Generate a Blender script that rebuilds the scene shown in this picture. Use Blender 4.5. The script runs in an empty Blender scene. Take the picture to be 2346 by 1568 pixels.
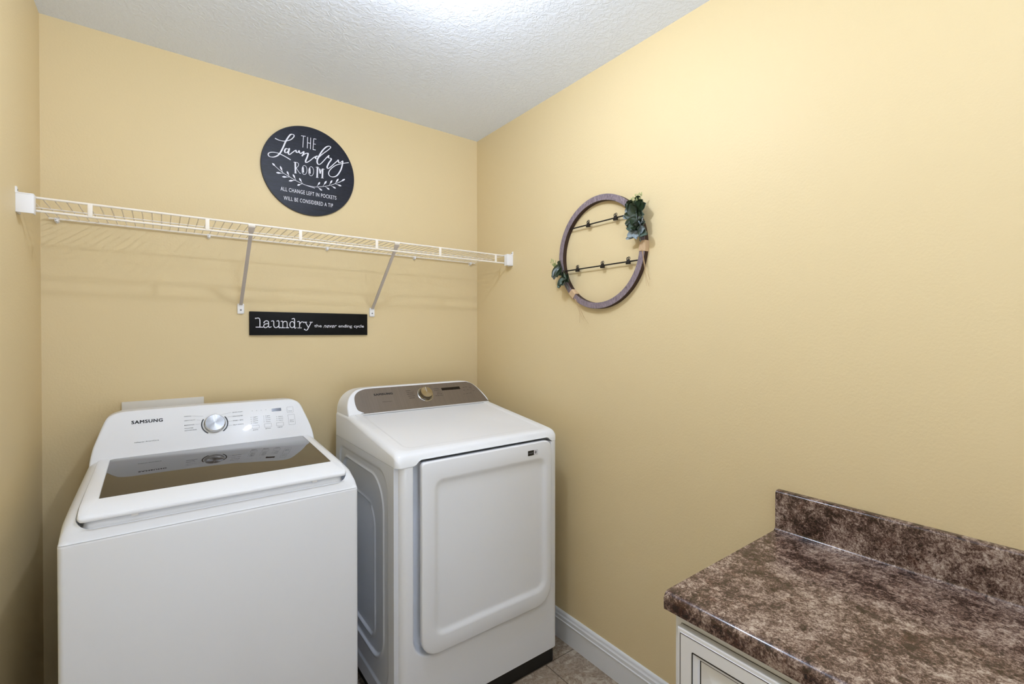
import bpy, bmesh, math, random
from mathutils import Vector, Matrix

# ------------------------------------------------------------------ camera, world, lamps
sc = bpy.context.scene
C = sc.collection
cam_d = bpy.data.cameras.new('camera'); cam = bpy.data.objects.new('camera', cam_d); C.objects.link(cam)
sc.camera = cam
cam_d.sensor_fit = 'HORIZONTAL'; cam_d.sensor_width = 36.0
cam_d.lens = 1063.444 / 2346.0 * 36.0
cam_d.shift_x = 0.0
cam_d.shift_y = (771.06 - 784.0) / 2346.0
cam_d.clip_start = 0.02; cam_d.clip_end = 60
cam.location = (-1.4190, -2.2107, 1.36)
cam.rotation_euler = (math.radians(90 - 0.4163), 0, math.radians(-36.9915))

world = bpy.data.worlds.new('daylight_fill'); sc.world = world; world.use_nodes = True
bg = world.node_tree.nodes['Background']
bg.inputs[0].default_value = (0.78, 0.87, 1.0, 1)
# added daylight fill through the doorway, made brighter below the horizon for the ceiling
_n = world.node_tree.nodes; _l = world.node_tree.links
_tc = _n.new('ShaderNodeTexCoord'); _sx = _n.new('ShaderNodeSeparateXYZ'); _mr = _n.new('ShaderNodeMapRange')
_mr.interpolation_type = 'SMOOTHSTEP'
_mr.inputs[1].default_value = -0.15; _mr.inputs[2].default_value = 0.10; _mr.inputs[3].default_value = 4.0; _mr.inputs[4].default_value = 0.40
_l.new(_tc.outputs['Generated'], _sx.inputs[0]); _l.new(_sx.outputs[2], _mr.inputs[0]); _l.new(_mr.outputs[0], bg.inputs[1])

sc.view_settings.view_transform = 'Standard'; sc.view_settings.look = 'None'
sc.view_settings.gamma = 1.0; sc.view_settings.use_curve_mapping = False
sc.view_settings.exposure = 0.02

LAMPS = [(-0.885, -1.098), (-1.08, -2.15)]       # two flush ceiling lamps
BULB_W = (23.5, 13.5)
DOME_E = 6.0
BULB_COL = (0.775, 0.86, 1.0)

RX0 = -1.746; RY0 = -3.25; RZ = 2.4366           # room: x RX0..0, y RY0..0, z 0..RZ

# ------------------------------------------------------------------ helpers
ORG = {}
def tag(o, label=None, cat=None, group=None, kind=None):
    if label: o['label'] = label
    if cat: o['category'] = cat
    if group: o['group'] = group
    if kind: o['kind'] = kind
    return o
def thing(name, label, cat, loc, group=None):
    o = bpy.data.objects.new(name, None); C.objects.link(o); o.location = loc
    o.empty_display_size = 0.05
    ORG[o] = Vector(loc); return tag(o, label, cat, group)
def obj(name, bm, m, parent=None, smooth=35, origin=None, label=None):
    """links a bmesh given in world coordinates as one mesh object"""
    bmesh.ops.recalc_face_normals(bm, faces=bm.faces)
    me = bpy.data.meshes.new(name)
    org = ORG[parent] if parent else Vector(origin or (0, 0, 0))
    bmesh.ops.translate(bm, verts=bm.verts, vec=-org)
    bm.to_mesh(me); bm.free()
    me.materials.append(m)
    if smooth:
        for p in me.polygons: p.use_smooth = True
        me.set_sharp_from_angle(angle=math.radians(smooth))
    o = bpy.data.objects.new(name, me); C.objects.link(o)
    ORG[o] = org
    if parent: o.parent = parent
    else: o.location = org
    if label: o['label'] = label
    return o
def struct(name, bm, m, smooth=0, label=None):
    o = obj(name, bm, m, None, smooth); o['kind'] = 'structure'; return o
def nb(): return bmesh.new()

def add_box(bm, x0, x1, y0, y1, z0, z1, bev=0, seg=2):
    r = bmesh.ops.create_cube(bm, size=1)
    vs = r['verts']
    for v in vs:
        v.co = Vector(((x0+x1)/2 + v.co.x*(x1-x0), (y0+y1)/2 + v.co.y*(y1-y0), (z0+z1)/2 + v.co.z*(z1-z0)))
    if bev:
        es = list({e for v in vs for e in v.link_edges})
        bmesh.ops.bevel(bm, geom=es, offset=bev, segments=seg, affect='EDGES', profile=0.5)
    return vs
def loft(bm, loops, cap0=True, cap1=True, closed=True):
    rows = [[bm.verts.new(Vector(p)) for p in L] for L in loops]
    n = len(rows[0])
    for a, b in zip(rows, rows[1:]):
        for i in range(n if closed else n-1):
            j = (i+1) % n
            try: bm.faces.new((a[i], a[j], b[j], b[i]))
            except ValueError: pass
    if cap0: bm.faces.new(rows[0][::-1])
    if cap1: bm.faces.new(rows[-1])
    return rows
def rrect(x0, x1, y0, y1, r, n=6, m=6):
    """rounded rectangle, constant point count; r = radius or 4 radii (x0y0, x1y0, x1y1, x0y1); m points per straight side"""
    if not isinstance(r, (tuple, list)): r = (r,)*4
    cs = [(x0+r[0], y0+r[0], r[0], 180), (x1-r[1], y0+r[1], r[1], 270), (x1-r[2], y1-r[2], r[2], 0), (x0+r[3], y1-r[3], r[3], 90)]
    pts = []
    for k, (cx, cy, rr, a0) in enumerate(cs):
        for i in range(n+1):
            a = math.radians(a0 + 90*i/n); pts.append((cx+rr*math.cos(a), cy+rr*math.sin(a)))
        nx = cs[(k+1) % 4]; a = math.radians(nx[3])
        q = (nx[0]+nx[2]*math.cos(a), nx[1]+nx[2]*math.sin(a)); p = pts[-1]
        for i in range(1, m): pts.append((p[0]+(q[0]-p[0])*i/m, p[1]+(q[1]-p[1])*i/m))
    return pts
def catmull(P, k=5, closed=False):
    P = [Vector(p) for p in P]; out = []; n = len(P)
    if n < 3: return P
    for i in range(n if closed else n-1):
        p0 = P[(i-1) % n] if closed or i > 0 else P[0]; p1 = P[i]; p2 = P[(i+1) % n]
        p3 = P[(i+2) % n] if closed or i+2 < n else P[-1]
        for j in range(k):
            t = j/k
            out.append(0.5*((2*p1)+(p2-p0)*t+(2*p0-5*p1+4*p2-p3)*t*t+(3*p1-p0-3*p2+p3)*t**3))
    if not closed: out.append(P[-1])
    return out
def add_tube(bm, path, r, n=10, caps=True, closed=False, flat=1.0):
    P = [Vector(p) for p in path]; rows = []
    up = None
    N = len(P)
    for i, p in enumerate(P):
        if closed: t = (P[(i+1) % N]-P[i-1]).normalized()
        else: t = (P[min(i+1, N-1)]-P[max(i-1, 0)]).normalized()
        if up is None:
            up = Vector((0, 0, 1)) if abs(t.z) < 0.9 else Vector((0, 1, 0))
        a = t.cross(up).normalized(); b = a.cross(t).normalized(); up = b
        rr = r[i] if isinstance(r, (list, tuple)) else r
        rows.append([bm.verts.new(p + a*math.cos(2*math.pi*k/n)*rr + b*math.sin(2*math.pi*k/n)*rr*flat) for k in range(n)])
    pairs = list(zip(rows, rows[1:])) + ([(rows[-1], rows[0])] if closed else [])
    for A, B in pairs:
        for k in range(n):
            bm.faces.new((A[k], A[(k+1) % n], B[(k+1) % n], B[k]))
    if caps and not closed:
        bm.faces.new(rows[0][::-1]); bm.faces.new(rows[-1])
def add_lathe(bm, O, axis, prof, n=48, cap0=True, cap1=True):
    """prof: (radius, height along axis)"""
    axis = Vector(axis).normalized()
    a = axis.orthogonal().normalized(); b = axis.cross(a); O = Vector(O)
    loft(bm, [[O + axis*h + (a*math.cos(2*math.pi*k/n) + b*math.sin(2*math.pi*k/n))*r for k in range(n)] for r, h in prof], cap0, cap1)
def add_ribbon(bm, pts, w, O, U, V, N, th=0.0006):
    """flat ribbon with thickness; pts 2-D in the U,V plane; w = width or function of direction"""
    P = [Vector((p[0], p[1])) for p in pts]; n = len(P); L = []; R = []
    for i, p in enumerate(P):
        t = (P[min(i+1, n-1)] - P[max(i-1, 0)])
        if t.length < 1e-9: t = Vector((1, 0))
        t.normalize(); nn = Vector((-t.y, t.x))
        ww = w(t) if callable(w) else (w[i] if isinstance(w, list) else w)
        L.append(p + nn*ww/2); R.append(p - nn*ww/2)
    O = Vector(O)
    def W(q, h): return O + U*q.x + V*q.y + N*h
    if n > 12:
        # brush stroke: short overlapping dabs with round joints, so that tight loops stay clean
        for i in range(n):
            ri = (L[i]-R[i]).length/2; h = th + i*3e-6
            disc = [P[i] + Vector((math.cos(2*math.pi*k/10), math.sin(2*math.pi*k/10)))*ri for k in range(10)]
            loft(bm, [[W(q, 0) for q in disc], [W(q, h) for q in disc]])
            if i < n-1:
                d = P[i+1]-P[i]
                if d.length < 1e-7: continue
                d.normalize(); m_ = Vector((-d.y, d.x)); rj = (L[i+1]-R[i+1]).length/2
                quad = [P[i]+m_*ri, P[i]-m_*ri, P[i+1]-m_*rj, P[i+1]+m_*rj]
                loft(bm, [[W(q, 0) for q in quad], [W(q, h+1.5e-6) for q in quad]])
        return
    loops = [[W(l, 0), W(l, th), W(r, th), W(r, 0)] for l, r in zip(L, R)]
    loft(bm, loops)
def add_poly(bm, pts, O, U, V, N, th=0.0006):
    O = Vector(O)
    loft(bm, [[O + U*x + V*y for x, y in pts], [O + U*x + V*y + N*th for x, y in pts]])
def add_text(bm, s, h, O, U, V, N, align='LEFT', sx=1.0, shear=0.0, bold=0.0, th=0.0005, space=1.0):
    cu = bpy.data.curves.new('text', 'FONT'); cu.body = s; cu.size = 1.0; cu.align_x = align
    cu.extrude = 0.0; cu.offset = bold; cu.shear = shear; cu.space_character = space; cu.resolution_u = 3
    to = bpy.data.objects.new('text', cu); C.objects.link(to)
    dg = bpy.context.evaluated_depsgraph_get()
    me = bpy.data.meshes.new_from_object(to.evaluated_get(dg))
    k = h / 0.73                                        # capital height of the built-in face
    b2 = bmesh.new(); b2.from_mesh(me)
    g = bmesh.ops.extrude_face_region(b2, geom=list(b2.faces))
    for e in g['geom']:
        if isinstance(e, bmesh.types.BMVert): e.co.z += th/k
    O = Vector(O)
    for v in b2.verts:
        c = v.co; v.co = O + U*(c.x*k*sx) + V*(c.y*k) + N*(c.z*k)
    me2 = bpy.data.meshes.new('t'); b2.to_mesh(me2); b2.free(); bm.from_mesh(me2)
    bpy.data.objects.remove(to); bpy.data.curves.remove(cu); bpy.data.meshes.remove(me); bpy.data.meshes.remove(me2)
X = Vector((1, 0, 0)); Y = Vector((0, 1, 0)); Z = Vector((0, 0, 1))

# ------------------------------------------------------------------ materials
def s2l(c):
    return tuple((x/12.92 if x <= 0.04045 else ((x+0.055)/1.055)**2.4) for x in [v/255 for v in c])
def mat(name, rgb, rough=0.5, metal=0.0, spec=0.5, coat=0.0, **k):
    m = bpy.data.materials.new(name); m.use_nodes = True
    b = m.node_tree.nodes['Principled BSDF']
    b.inputs['Base Color'].default_value = (*s2l(rgb), 1); b.inputs['Roughness'].default_value = rough
    b.inputs['Metallic'].default_value = metal; b.inputs['Specular IOR Level'].default_value = spec
    b.inputs['Coat Weight'].default_value = coat
    b.inputs['Coat Roughness'].default_value = k.get('coat_rough', 0.05)
    if 'ior' in k: b.inputs['IOR'].default_value = k['ior']
    return m
def N_(m, t, **kw):
    n = m.node_tree.nodes.new(t)
    for k, v in kw.items(): setattr(n, k, v)
    return n
def LK(m, a, b): m.node_tree.links.new(a, b)
def noise(m, scale, detail=3, rough=0.5, dist=0.0, coord='Object', vec=None, scl=None):
    tc = N_(m, 'ShaderNodeTexCoord'); src = vec or tc.outputs[coord]
    if scl:
        mp = N_(m, 'ShaderNodeMapping'); mp.inputs['Scale'].default_value = scl; LK(m, src, mp.inputs[0]); src = mp.outputs[0]
    n = N_(m, 'ShaderNodeTexNoise'); LK(m, src, n.inputs['Vector'])
    n.inputs['Scale'].default_value = scale; n.inputs['Detail'].default_value = detail
    n.inputs['Roughness'].default_value = rough; n.inputs['Distortion'].default_value = dist
    return n.outputs[0]
def ramp(m, fac, stops):
    r = N_(m, 'ShaderNodeValToRGB'); LK(m, fac, r.inputs[0])
    e = r.color_ramp.elements
    while len(e) < len(stops): e.new(0.5)
    for i, (p, c) in enumerate(stops):
        e[i].position = p; e[i].color = (*s2l(c), 1) if len(c) == 3 else c
    return r.outputs[0]
def bump(m, h, strength, dist):
    b = N_(m, 'ShaderNodeBump'); b.inputs['Strength'].default_value = strength; b.inputs['Distance'].default_value = dist
    LK(m, h, b.inputs['Height']); LK(m, b.outputs[0], m.node_tree.nodes['Principled BSDF'].inputs['Normal'])
def base(m, c): LK(m, c, m.node_tree.nodes['Principled BSDF'].inputs['Base Color'])
def mathn(m, op, a, b=None):
    n = N_(m, 'ShaderNodeMath', operation=op)
    for i, v in enumerate((a, b)):
        if v is None: continue
        if isinstance(v, (int, float)): n.inputs[i].default_value = v
        else: LK(m, v, n.inputs[i])
    return n.outputs[0]
def mixc(m, f, a, b, mode='MIX'):
    n = N_(m, 'ShaderNodeMix', data_type='RGBA', blend_type=mode)
    if isinstance(f, (int, float)): n.inputs[0].default_value = f
    else: LK(m, f, n.inputs[0])
    for i, v in ((6, a), (7, b)):
        if isinstance(v, tuple): n.inputs[i].default_value = (*s2l(v), 1)
        else: LK(m, v, n.inputs[i])
    return n.outputs[2]

M = {}
# satin yellow wall paint with a fine roller / orange-peel texture
def wall_mat():
    m = mat('yellow_paint', WALL_RGB, 0.5, spec=0.2)
    a = noise(m, 150, 3, 0.55); b = noise(m, 60, 2, 0.5)
    h = mathn(m, 'ADD', a, mathn(m, 'MULTIPLY', b, 0.5)); bump(m, h, 0.24, 0.0020)
    return m
WALL_RGB = (221, 201, 158)
M['wall'] = wall_mat()
def ceil_mat():
    m = mat('ceiling_texture', (234, 241, 254), 0.85, spec=0.2)
    a = noise(m, 55, 4, 0.6, 0.8); a2 = ramp(m, a, [(0.42, (0, 0, 0)), (0.60, (255, 255, 255))])
    b = noise(m, 160, 2, 0.5)
    bump(m, mathn(m, 'ADD', a2, mathn(m, 'MULTIPLY', b, 0.4)), 0.45, 0.0022); return m
M['ceiling'] = ceil_mat()
def floor_mat():
    m = mat('stone_tile_vinyl', (150, 135, 118), 0.42, spec=0.4)
    n1 = noise(m, 14, 8, 0.62, 2.2); n2 = noise(m, 60, 5, 0.6, 1.0); n3 = noise(m, 5, 3, 0.5)
    c1 = ramp(m, n1, [(0.30, (112, 92, 76)), (0.44, (160, 143, 124)), (0.50, (122, 104, 88)), (0.56, (172, 158, 140)), (0.72, (188, 176, 160))])
    c2 = mixc(m, 0.35, c1, ramp(m, n2, [(0.35, (110, 90, 74)), (0.62, (190, 178, 162))]))
    # grout lines every 0.305 m
    tc = N_(m, 'ShaderNodeTexCoord'); sp = N_(m, 'ShaderNodeSeparateXYZ'); LK(m, tc.outputs['Object'], sp.inputs[0])
    gs = []
    for ax, off in ((0, 0.17), (1, 0.783)):
        v = mathn(m, 'ADD', sp.outputs[ax], off + 3.05)
        f = mathn(m, 'FRACT', mathn(m, 'DIVIDE', v, 0.305)); d = mathn(m, 'ABSOLUTE', mathn(m, 'SUBTRACT', f, 0.5))
        gs.append(mathn(m, 'GREATER_THAN', d, 0.4935))
    g = mathn(m, 'MAXIMUM', gs[0], gs[1])
    base(m, mixc(m, g, c2, (92, 80, 68)))
    bump(m, mathn(m, 'SUBTRACT', mathn(m, 'MULTIPLY', n1, 0.5), g), 0.3, 0.001); return m
M['floor'] = floor_mat()
M['trim'] = mat('white_trim_paint', (228, 230, 234), 0.32, spec=0.5)
M['white'] = mat('white_enamel', (238, 241, 247), 0.32, spec=0.22, coat=0.32, coat_rough=0.05)
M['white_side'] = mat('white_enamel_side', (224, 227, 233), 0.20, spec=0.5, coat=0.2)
M['seam'] = mat('seam_grey', (120, 120, 124), 0.5)
M['black'] = mat('black_plastic', (16, 15, 15), 0.45)
M['dark_gap'] = mat('dark_gap', (30, 30, 34), 0.6)
M['glass'] = mat('smoked_lid_glass', (46, 37, 30), 0.02, spec=0.5, ior=1.62)
def brushed(name, rgb, rough=0.28, radial=True):
    m = mat(name, rgb, rough, metal=1.0)
    b = m.node_tree.nodes['Principled BSDF']; b.inputs['Anisotropic'].default_value = 0.9
    return m
M['titan'] = mat('bronze_grey_panel', (120, 110, 100), 0.34, metal=0.45, spec=0.5)
def titan():
    m = M['titan']; n = noise(m, 6, 3, 0.5, 0, scl=(60, 1, 1)); base(m, ramp(m, n, [(0.3, (118, 108, 98)), (0.7, (128, 118, 108))]))
titan()
M['ink'] = mat('grey_print', (128, 130, 136), 0.5)
M['ink_dark'] = mat('dark_print', (28, 28, 34), 0.4)
M['ink_bronze'] = mat('dark_bronze_print', (70, 60, 54), 0.4)
M['screen'] = mat('dark_display', (18, 10, 10), 0.15, spec=0.3)
M['screen_light'] = mat('pale_display', (196, 198, 202), 0.06, coat=0.5)
M['wire'] = mat('white_vinyl_wire', (236, 228, 216), 0.38, spec=0.45)
M['plastic'] = mat('white_plastic', (236, 235, 236), 0.32, spec=0.45)
M['screw'] = mat('screw_metal', (120, 120, 124), 0.35, metal=0.9)
M['brace'] = mat('grey_white_brace', (196, 186, 178), 0.42)
def sign_mat():
    m = mat('navy_black_board', (38, 40, 54), 0.42, spec=0.28)
    n = noise(m, 9, 5, 0.6, 0.8, scl=(1, 1, 7)); n2 = noise(m, 50, 3, 0.6, 0, scl=(1, 1, 5))
    base(m, mixc(m, 0.4, ramp(m, n, [(0.3, (8, 9, 15)), (0.7, (22, 24, 38))]), ramp(m, n2, [(0.35, (8, 9, 15)), (0.7, (38, 42, 62))])))
    bump(m, n2, 0.25, 0.001); return m
M['sign'] = sign_mat()
M['sign_edge'] = mat('black_board_edge', (20, 18, 20), 0.5)
M['letter'] = mat('white_lettering', (226, 226, 236), 0.55)
M['black_board'] = mat('matt_black_board', (6, 6, 7), 0.55, spec=0.2)
def hoop_mat():
    m = mat('weathered_wood', (130, 115, 122), 0.6, spec=0.35)
    n = noise(m, 16, 6, 0.65, 1.2, scl=(2, 5.5, 1.2)); n2 = noise(m, 60, 3, 0.6, 0.5, scl=(2, 6, 1))
    base(m, mixc(m, 0.35, ramp(m, n, [(0.32, (84, 70, 74)), (0.45, (136, 122, 128)), (0.53, (104, 90, 98)), (0.68, (176, 162, 168))]), ramp(m, n2, [(0.35, (82, 68, 74)), (0.65, (172, 158, 164))])))
    bump(m, n, 0.3, 0.002); return m
M['hoop'] = hoop_mat()
M['hoop_dark'] = mat('dark_wood_edge', (58, 40, 32), 0.6, spec=0.3)
M['iron'] = mat('black_iron', (20, 15, 14), 0.45, spec=0.4)
M['leaf_dark'] = mat('dark_green_leaf', (44, 58, 38), 0.36, spec=0.5)
M['leaf_blue'] = mat('dusty_blue_leaf', (140, 152, 158), 0.55)
M['leaf_mid'] = mat('grey_green_leaf', (88, 104, 92), 0.45)
M['bud'] = mat('pale_green_bud', (170, 176, 120), 0.5)
def twine_mat():
    m = mat('natural_twine', (206, 176, 140), 0.85, spec=0.15)
    w = N_(m, 'ShaderNodeTexWave', wave_type='BANDS', bands_direction='Z'); w.inputs['Scale'].default_value = 180
    tc = N_(m, 'ShaderNodeTexCoord'); LK(m, tc.outputs['Object'], w.inputs[0]); bump(m, w.outputs[1], 0.5, 0.0015); return m
M['twine'] = twine_mat()
M['straw'] = mat('dry_grass_string', (190, 158, 118), 0.8)
def lam_mat():
    m = mat('brown_stone_laminate', (90, 74, 60), 0.2, spec=0.6)
    big = noise(m, 14, 5, 0.6, 0.6); mid = noise(m, 62, 8, 0.75, 0.9); fine = noise(m, 230, 6, 0.85, 0.4); rust = noise(m, 20, 4, 0.6, 0.6)
    f = mathn(m, 'ADD', mathn(m, 'MULTIPLY', big, 0.27), mathn(m, 'ADD', mathn(m, 'MULTIPLY', mid, 0.38), mathn(m, 'MULTIPLY', fine, 0.42)))
    c = ramp(m, f, [(0.465, (34, 21, 18)), (0.505, (70, 50, 44)), (0.54, (112, 90, 81)), (0.575, (152, 132, 120)), (0.63, (194, 178, 165))])
    r = ramp(m, rust, [(0.56, (0, 0, 0)), (0.68, (120, 120, 120))])
    base(m, mixc(m, mathn(m, 'MULTIPLY', r, 1.4), c, mixc(m, 0.55, c, (126, 80, 62))))
    return m
M['lam'] = lam_mat()
M['lam_edge'] = M['lam']
M['cab'] = mat('antique_white_cabinet', (228, 229, 233), 0.38, spec=0.45)
M['glaze'] = mat('dark_glaze', (34, 28, 24), 0.6)
def lamp_mat():
    m = bpy.data.materials.new('frosted_lamp_glass'); m.use_nodes = True; nt = m.node_tree; nt.nodes.clear()
    out = nt.nodes.new('ShaderNodeOutputMaterial'); mx = nt.nodes.new('ShaderNodeMixShader'); mx.inputs[0].default_value = 0.88
    tr = nt.nodes.new('ShaderNodeBsdfTransparent'); em = nt.nodes.new('ShaderNodeEmission')
    em.inputs[0].default_value = (*BULB_COL, 1); em.inputs[1].default_value = DOME_E
    nt.links.new(em.outputs[0], mx.inputs[1]); nt.links.new(tr.outputs[0], mx.inputs[2]); nt.links.new(mx.outputs[0], out.inputs[0]); return m
M['lamp'] = lamp_mat()
M['nickel'] = mat('brushed_nickel', (190, 186, 180), 0.3, metal=1.0)
def knob_mat(name, rgb, rough):
    m = mat(name, rgb, rough, metal=1.0); b = m.node_tree.nodes['Principled BSDF']
    b.inputs['Anisotropic'].default_value = 0.85
    t = N_(m, 'ShaderNodeTangent', direction_type='RADIAL', axis='Z'); LK(m, t.outputs[0], b.inputs['Tangent']); return m
M['knob'] = knob_mat('spun_steel', (150, 150, 150), 0.36)
M['knob_bronze'] = knob_mat('spun_bronze', (168, 158, 138), 0.26)
M['chrome'] = mat('polished_chrome', (200, 200, 200), 0.12, metal=1.0)
# ---- lettering strokes, tenths of a millimetre from each sign's centre
SIGN_THE = [[(-369, 1494), (-182, 1512)], [(-273, 1501), (-299, 994)], [(-98, 1504), (-114, 998)], [(31, 1507), (18, 988)], [(-105, 1248), (24, 1250)], [(160, 1501), (125, 995)], [(160, 1495), (268, 1496)], [(143, 1256), (245, 1263)], [(125, 1001), (244, 1006)]]
SIGN_SCRIPT = [[(-1401, 1114), (-1323, 1090), (-1232, 1073), (-1102, 1077), (-996, 1103), (-809, 1199), (-696, 1323), (-653, 1421), (-701, 1464), (-795, 1434), (-889, 1295), (-996, 1080), (-1089, 827), (-1195, 573), (-1313, 403), (-1468, 304), (-1622, 289), (-1677, 361), (-1634, 447), (-1493, 503), (-1286, 509), (-1130, 465), (-972, 409), (-812, 338)], [(-891, 774), (-970, 784), (-1029, 698), (-1024, 613), (-963, 604), (-891, 702), (-851, 804), (-878, 676), (-891, 601), (-843, 554), (-731, 667), (-595, 795), (-568, 726), (-509, 719), (-459, 810), (-438, 736), (-383, 705), (-317, 773), (-261, 806), (-289, 682), (-323, 624), (-198, 742), (-86, 779), (-115, 619), (-185, 426), (-157, 358), (-17, 463), (181, 672), (309, 752)], [(366, 738), (295, 748), (232, 668), (252, 619), (337, 647), (409, 754), (583, 944), (788, 1144), (891, 1275), (841, 1324), (700, 1253), (525, 1036), (381, 762), (300, 534), (337, 393), (437, 421), (582, 597), (728, 796), (811, 885), (781, 793), (920, 758), (816, 558), (733, 358), (771, 290), (874, 373), (1083, 611), (1227, 772)], [(1227, 772), (1257, 671), (1348, 700), (1430, 771), (1399, 532), (1322, 300), (1171, 53), (992, -50), (844, -29), (800, 99), (889, 285), (1112, 507), (1384, 646), (1697, 759)]]
SIGN_THICK = [[(-613, 272), (-604, -198)], [(-296, 122), (-283, -111)], [(-18, 137), (-5, -98)], [(316, 244), (298, -215)], [(538, 210), (522, -206)], [(408, 198), (436, -7)]]
SIGN_THIN = [[(-673, 265), (-570, 276), (-483, 242), (-488, 139), (-557, 45), (-584, 22)], [(-570, 25), (-489, -95), (-421, -178), (-394, -163)], [(-130, 30), (-136, -33), (-151, -92), (-174, -142), (-204, -176), (-237, -193), (-269, -190), (-298, -167), (-321, -128), (-336, -75), (-341, -14), (-336, 48), (-321, 107), (-297, 157), (-268, 191), (-235, 208), (-203, 206), (-174, 183), (-150, 144), (-135, 91), (-130, 30)], [(150, 33), (145, -31), (130, -91), (106, -140), (76, -175), (43, -192), (10, -189), (-20, -166), (-44, -126), (-58, -73), (-64, -12), (-58, 51), (-43, 111), (-19, 160), (11, 196), (44, 213), (77, 210), (107, 187), (130, 148), (145, 94), (150, 33)], [(250, 239), (365, 249), (430, -8), (509, 213), (604, 216)], [(249, -219), (355, -212)], [(464, -205), (580, -197)], [(-652, -208), (-558, -200)]]
SIGN_STEMS = [[(-1520, 29), (-1366, -108), (-1106, -291), (-814, -430), (-572, -536), (-271, -630), (-21, -680), (191, -714)], [(-188, -652), (120, -662), (291, -638), (637, -546), (931, -422), (1261, -242), (1504, -58)]]
SIGN_LEAVES = [[(-1353, -120), (-1520, 29)], [(-1106, -297), (-1215, -27)], [(-1093, -323), (-1372, -338)], [(-846, -417), (-947, -192)], [(-855, -433), (-1141, -470)], [(-586, -510), (-707, -272)], [(-599, -512), (-874, -602)], [(-321, -604), (-449, -389)], [(-340, -623), (-532, -727)], [(291, -611), (420, -400)], [(305, -633), (512, -765)], [(550, -550), (705, -293)], [(652, -561), (833, -660)], [(813, -470), (956, -210)], [(902, -465), (1119, -552)], [(1065, -366), (1240, -80)], [(1110, -351), (1372, -393)], [(1276, -249), (1535, -34)]]
LONG_SIGN = [[(-2266, 213), (-2122, 201), (-2110, -153)], [(-2265, -154), (-1988, -154)], [(-1952, 38), (-1929, 90), (-1859, 117), (-1794, 90), (-1780, -1), (-1781, -111), (-1748, -163), (-1682, -136)], [(-1785, 4), (-1888, -13), (-1957, -66), (-1958, -144), (-1888, -174), (-1785, -106)], [(-1670, 105), (-1587, 106), (-1580, -83), (-1536, -161), (-1459, -161), (-1383, -86)], [(-1463, 108), (-1384, 109), (-1378, -160), (-1320, -160)], [(-1307, 97), (-1235, 98), (-1231, -170)], [(-1313, -173), (-1132, -172)], [(-1230, 32), (-1170, 99), (-1089, 95), (-1058, 29), (-1056, -168)], [(-1114, -171), (-980, -171)], [(-860, 211), (-761, 210), (-757, -166), (-695, -166)], [(-762, -32), (-767, -74), (-780, -111), (-801, -141), (-828, -160), (-857, -167), (-886, -161), (-912, -142), (-932, -112), (-946, -75), (-950, -34), (-945, 7), (-932, 45), (-911, 75), (-885, 94), (-856, 101), (-827, 95), (-801, 76), (-780, 47), (-766, 10), (-762, -32)], [(-649, 93), (-561, 95), (-557, -173)], [(-642, -176), (-469, -175)], [(-557, -32), (-511, 58), (-443, 96), (-374, 59)], [(-392, 78), (-246, 80)], [(-315, 79), (-195, -146)], [(-136, 82), (-3, 84)], [(-66, 83), (-175, -138), (-240, -261), (-298, -275), (-349, -240)]]

# ------------------------------------------------------------------ the room
T = 0.10
b = nb(); add_box(b, RX0-T, T, RY0-T, T, -0.05, 0.0); struct('floor', b, M['floor'])
b = nb(); add_box(b, RX0-T, T, RY0-T, T, RZ, RZ+0.08); struct('ceiling', b, M['ceiling'])
b = nb(); add_box(b, RX0-T, T, 0.0, T, 0.0, RZ); struct('wall_back', b, M['wall'])
b = nb(); add_box(b, 0.0, T, RY0-T, 0.0, 0.0, RZ); struct('wall_right', b, M['wall'])
b = nb(); add_box(b, RX0-T, RX0, RY0-T, 0.0, 0.0, RZ); struct('wall_left', b, M['wall'])
DX0, DX1, DZ = -1.60, -0.10, 2.10                 # unseen doorway added behind the camera, widened to admit the fill
b = nb()
add_box(b, RX0, DX0, RY0-T, RY0, 0, RZ); add_box(b, DX1, 0, RY0-T, RY0, 0, RZ); add_box(b, DX0, DX1, RY0-T, RY0, DZ, RZ)
struct('wall_front', b, M['wall'])
b = nb()
for x0, x1, z0, z1 in ((DX0-0.06, DX0, 0, DZ+0.06), (DX1, DX1+0.06, 0, DZ+0.06), (DX0, DX1, DZ, DZ+0.06)):
    add_box(b, x0, x1, RY0, RY0+0.015, z0, z1, 0.003)
struct('trim_1', b, M['trim'], 30)

# baseboards: a stepped profile run along each wall
BP = [(0, 0), (0.013, 0), (0.013, 0.082), (0.0155, 0.085), (0.0155, 0.088), (0.0125, 0.091), (0.0125, 0.104), (0.0095, 0.108), (0.0085, 0.112), (0.0085, 0.117), (0.006, 0.122), (0.003, 0.125), (0, 0.125)]
def run_profile(prof, A, B, inward):
    bm = nb(); A = Vector(A); B = Vector(B); inward = Vector(inward)
    loft(bm, [[P + inward*d + Z*h for d, h in prof] for P in (A, B)])
    return bm
struct('baseboard_right', run_profile(BP, (0, 0, 0), (0, -1.622, 0), (-1, 0, 0)), M['trim'], 30)
struct('baseboard_back', run_profile(BP, (RX0, 0, 0), (0, 0, 0), (0, -1, 0)), M['trim'], 30)
struct('baseboard_left', run_profile(BP, (RX0, RY0, 0), (RX0, 0, 0), (1, 0, 0)), M['trim'], 30)

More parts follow.
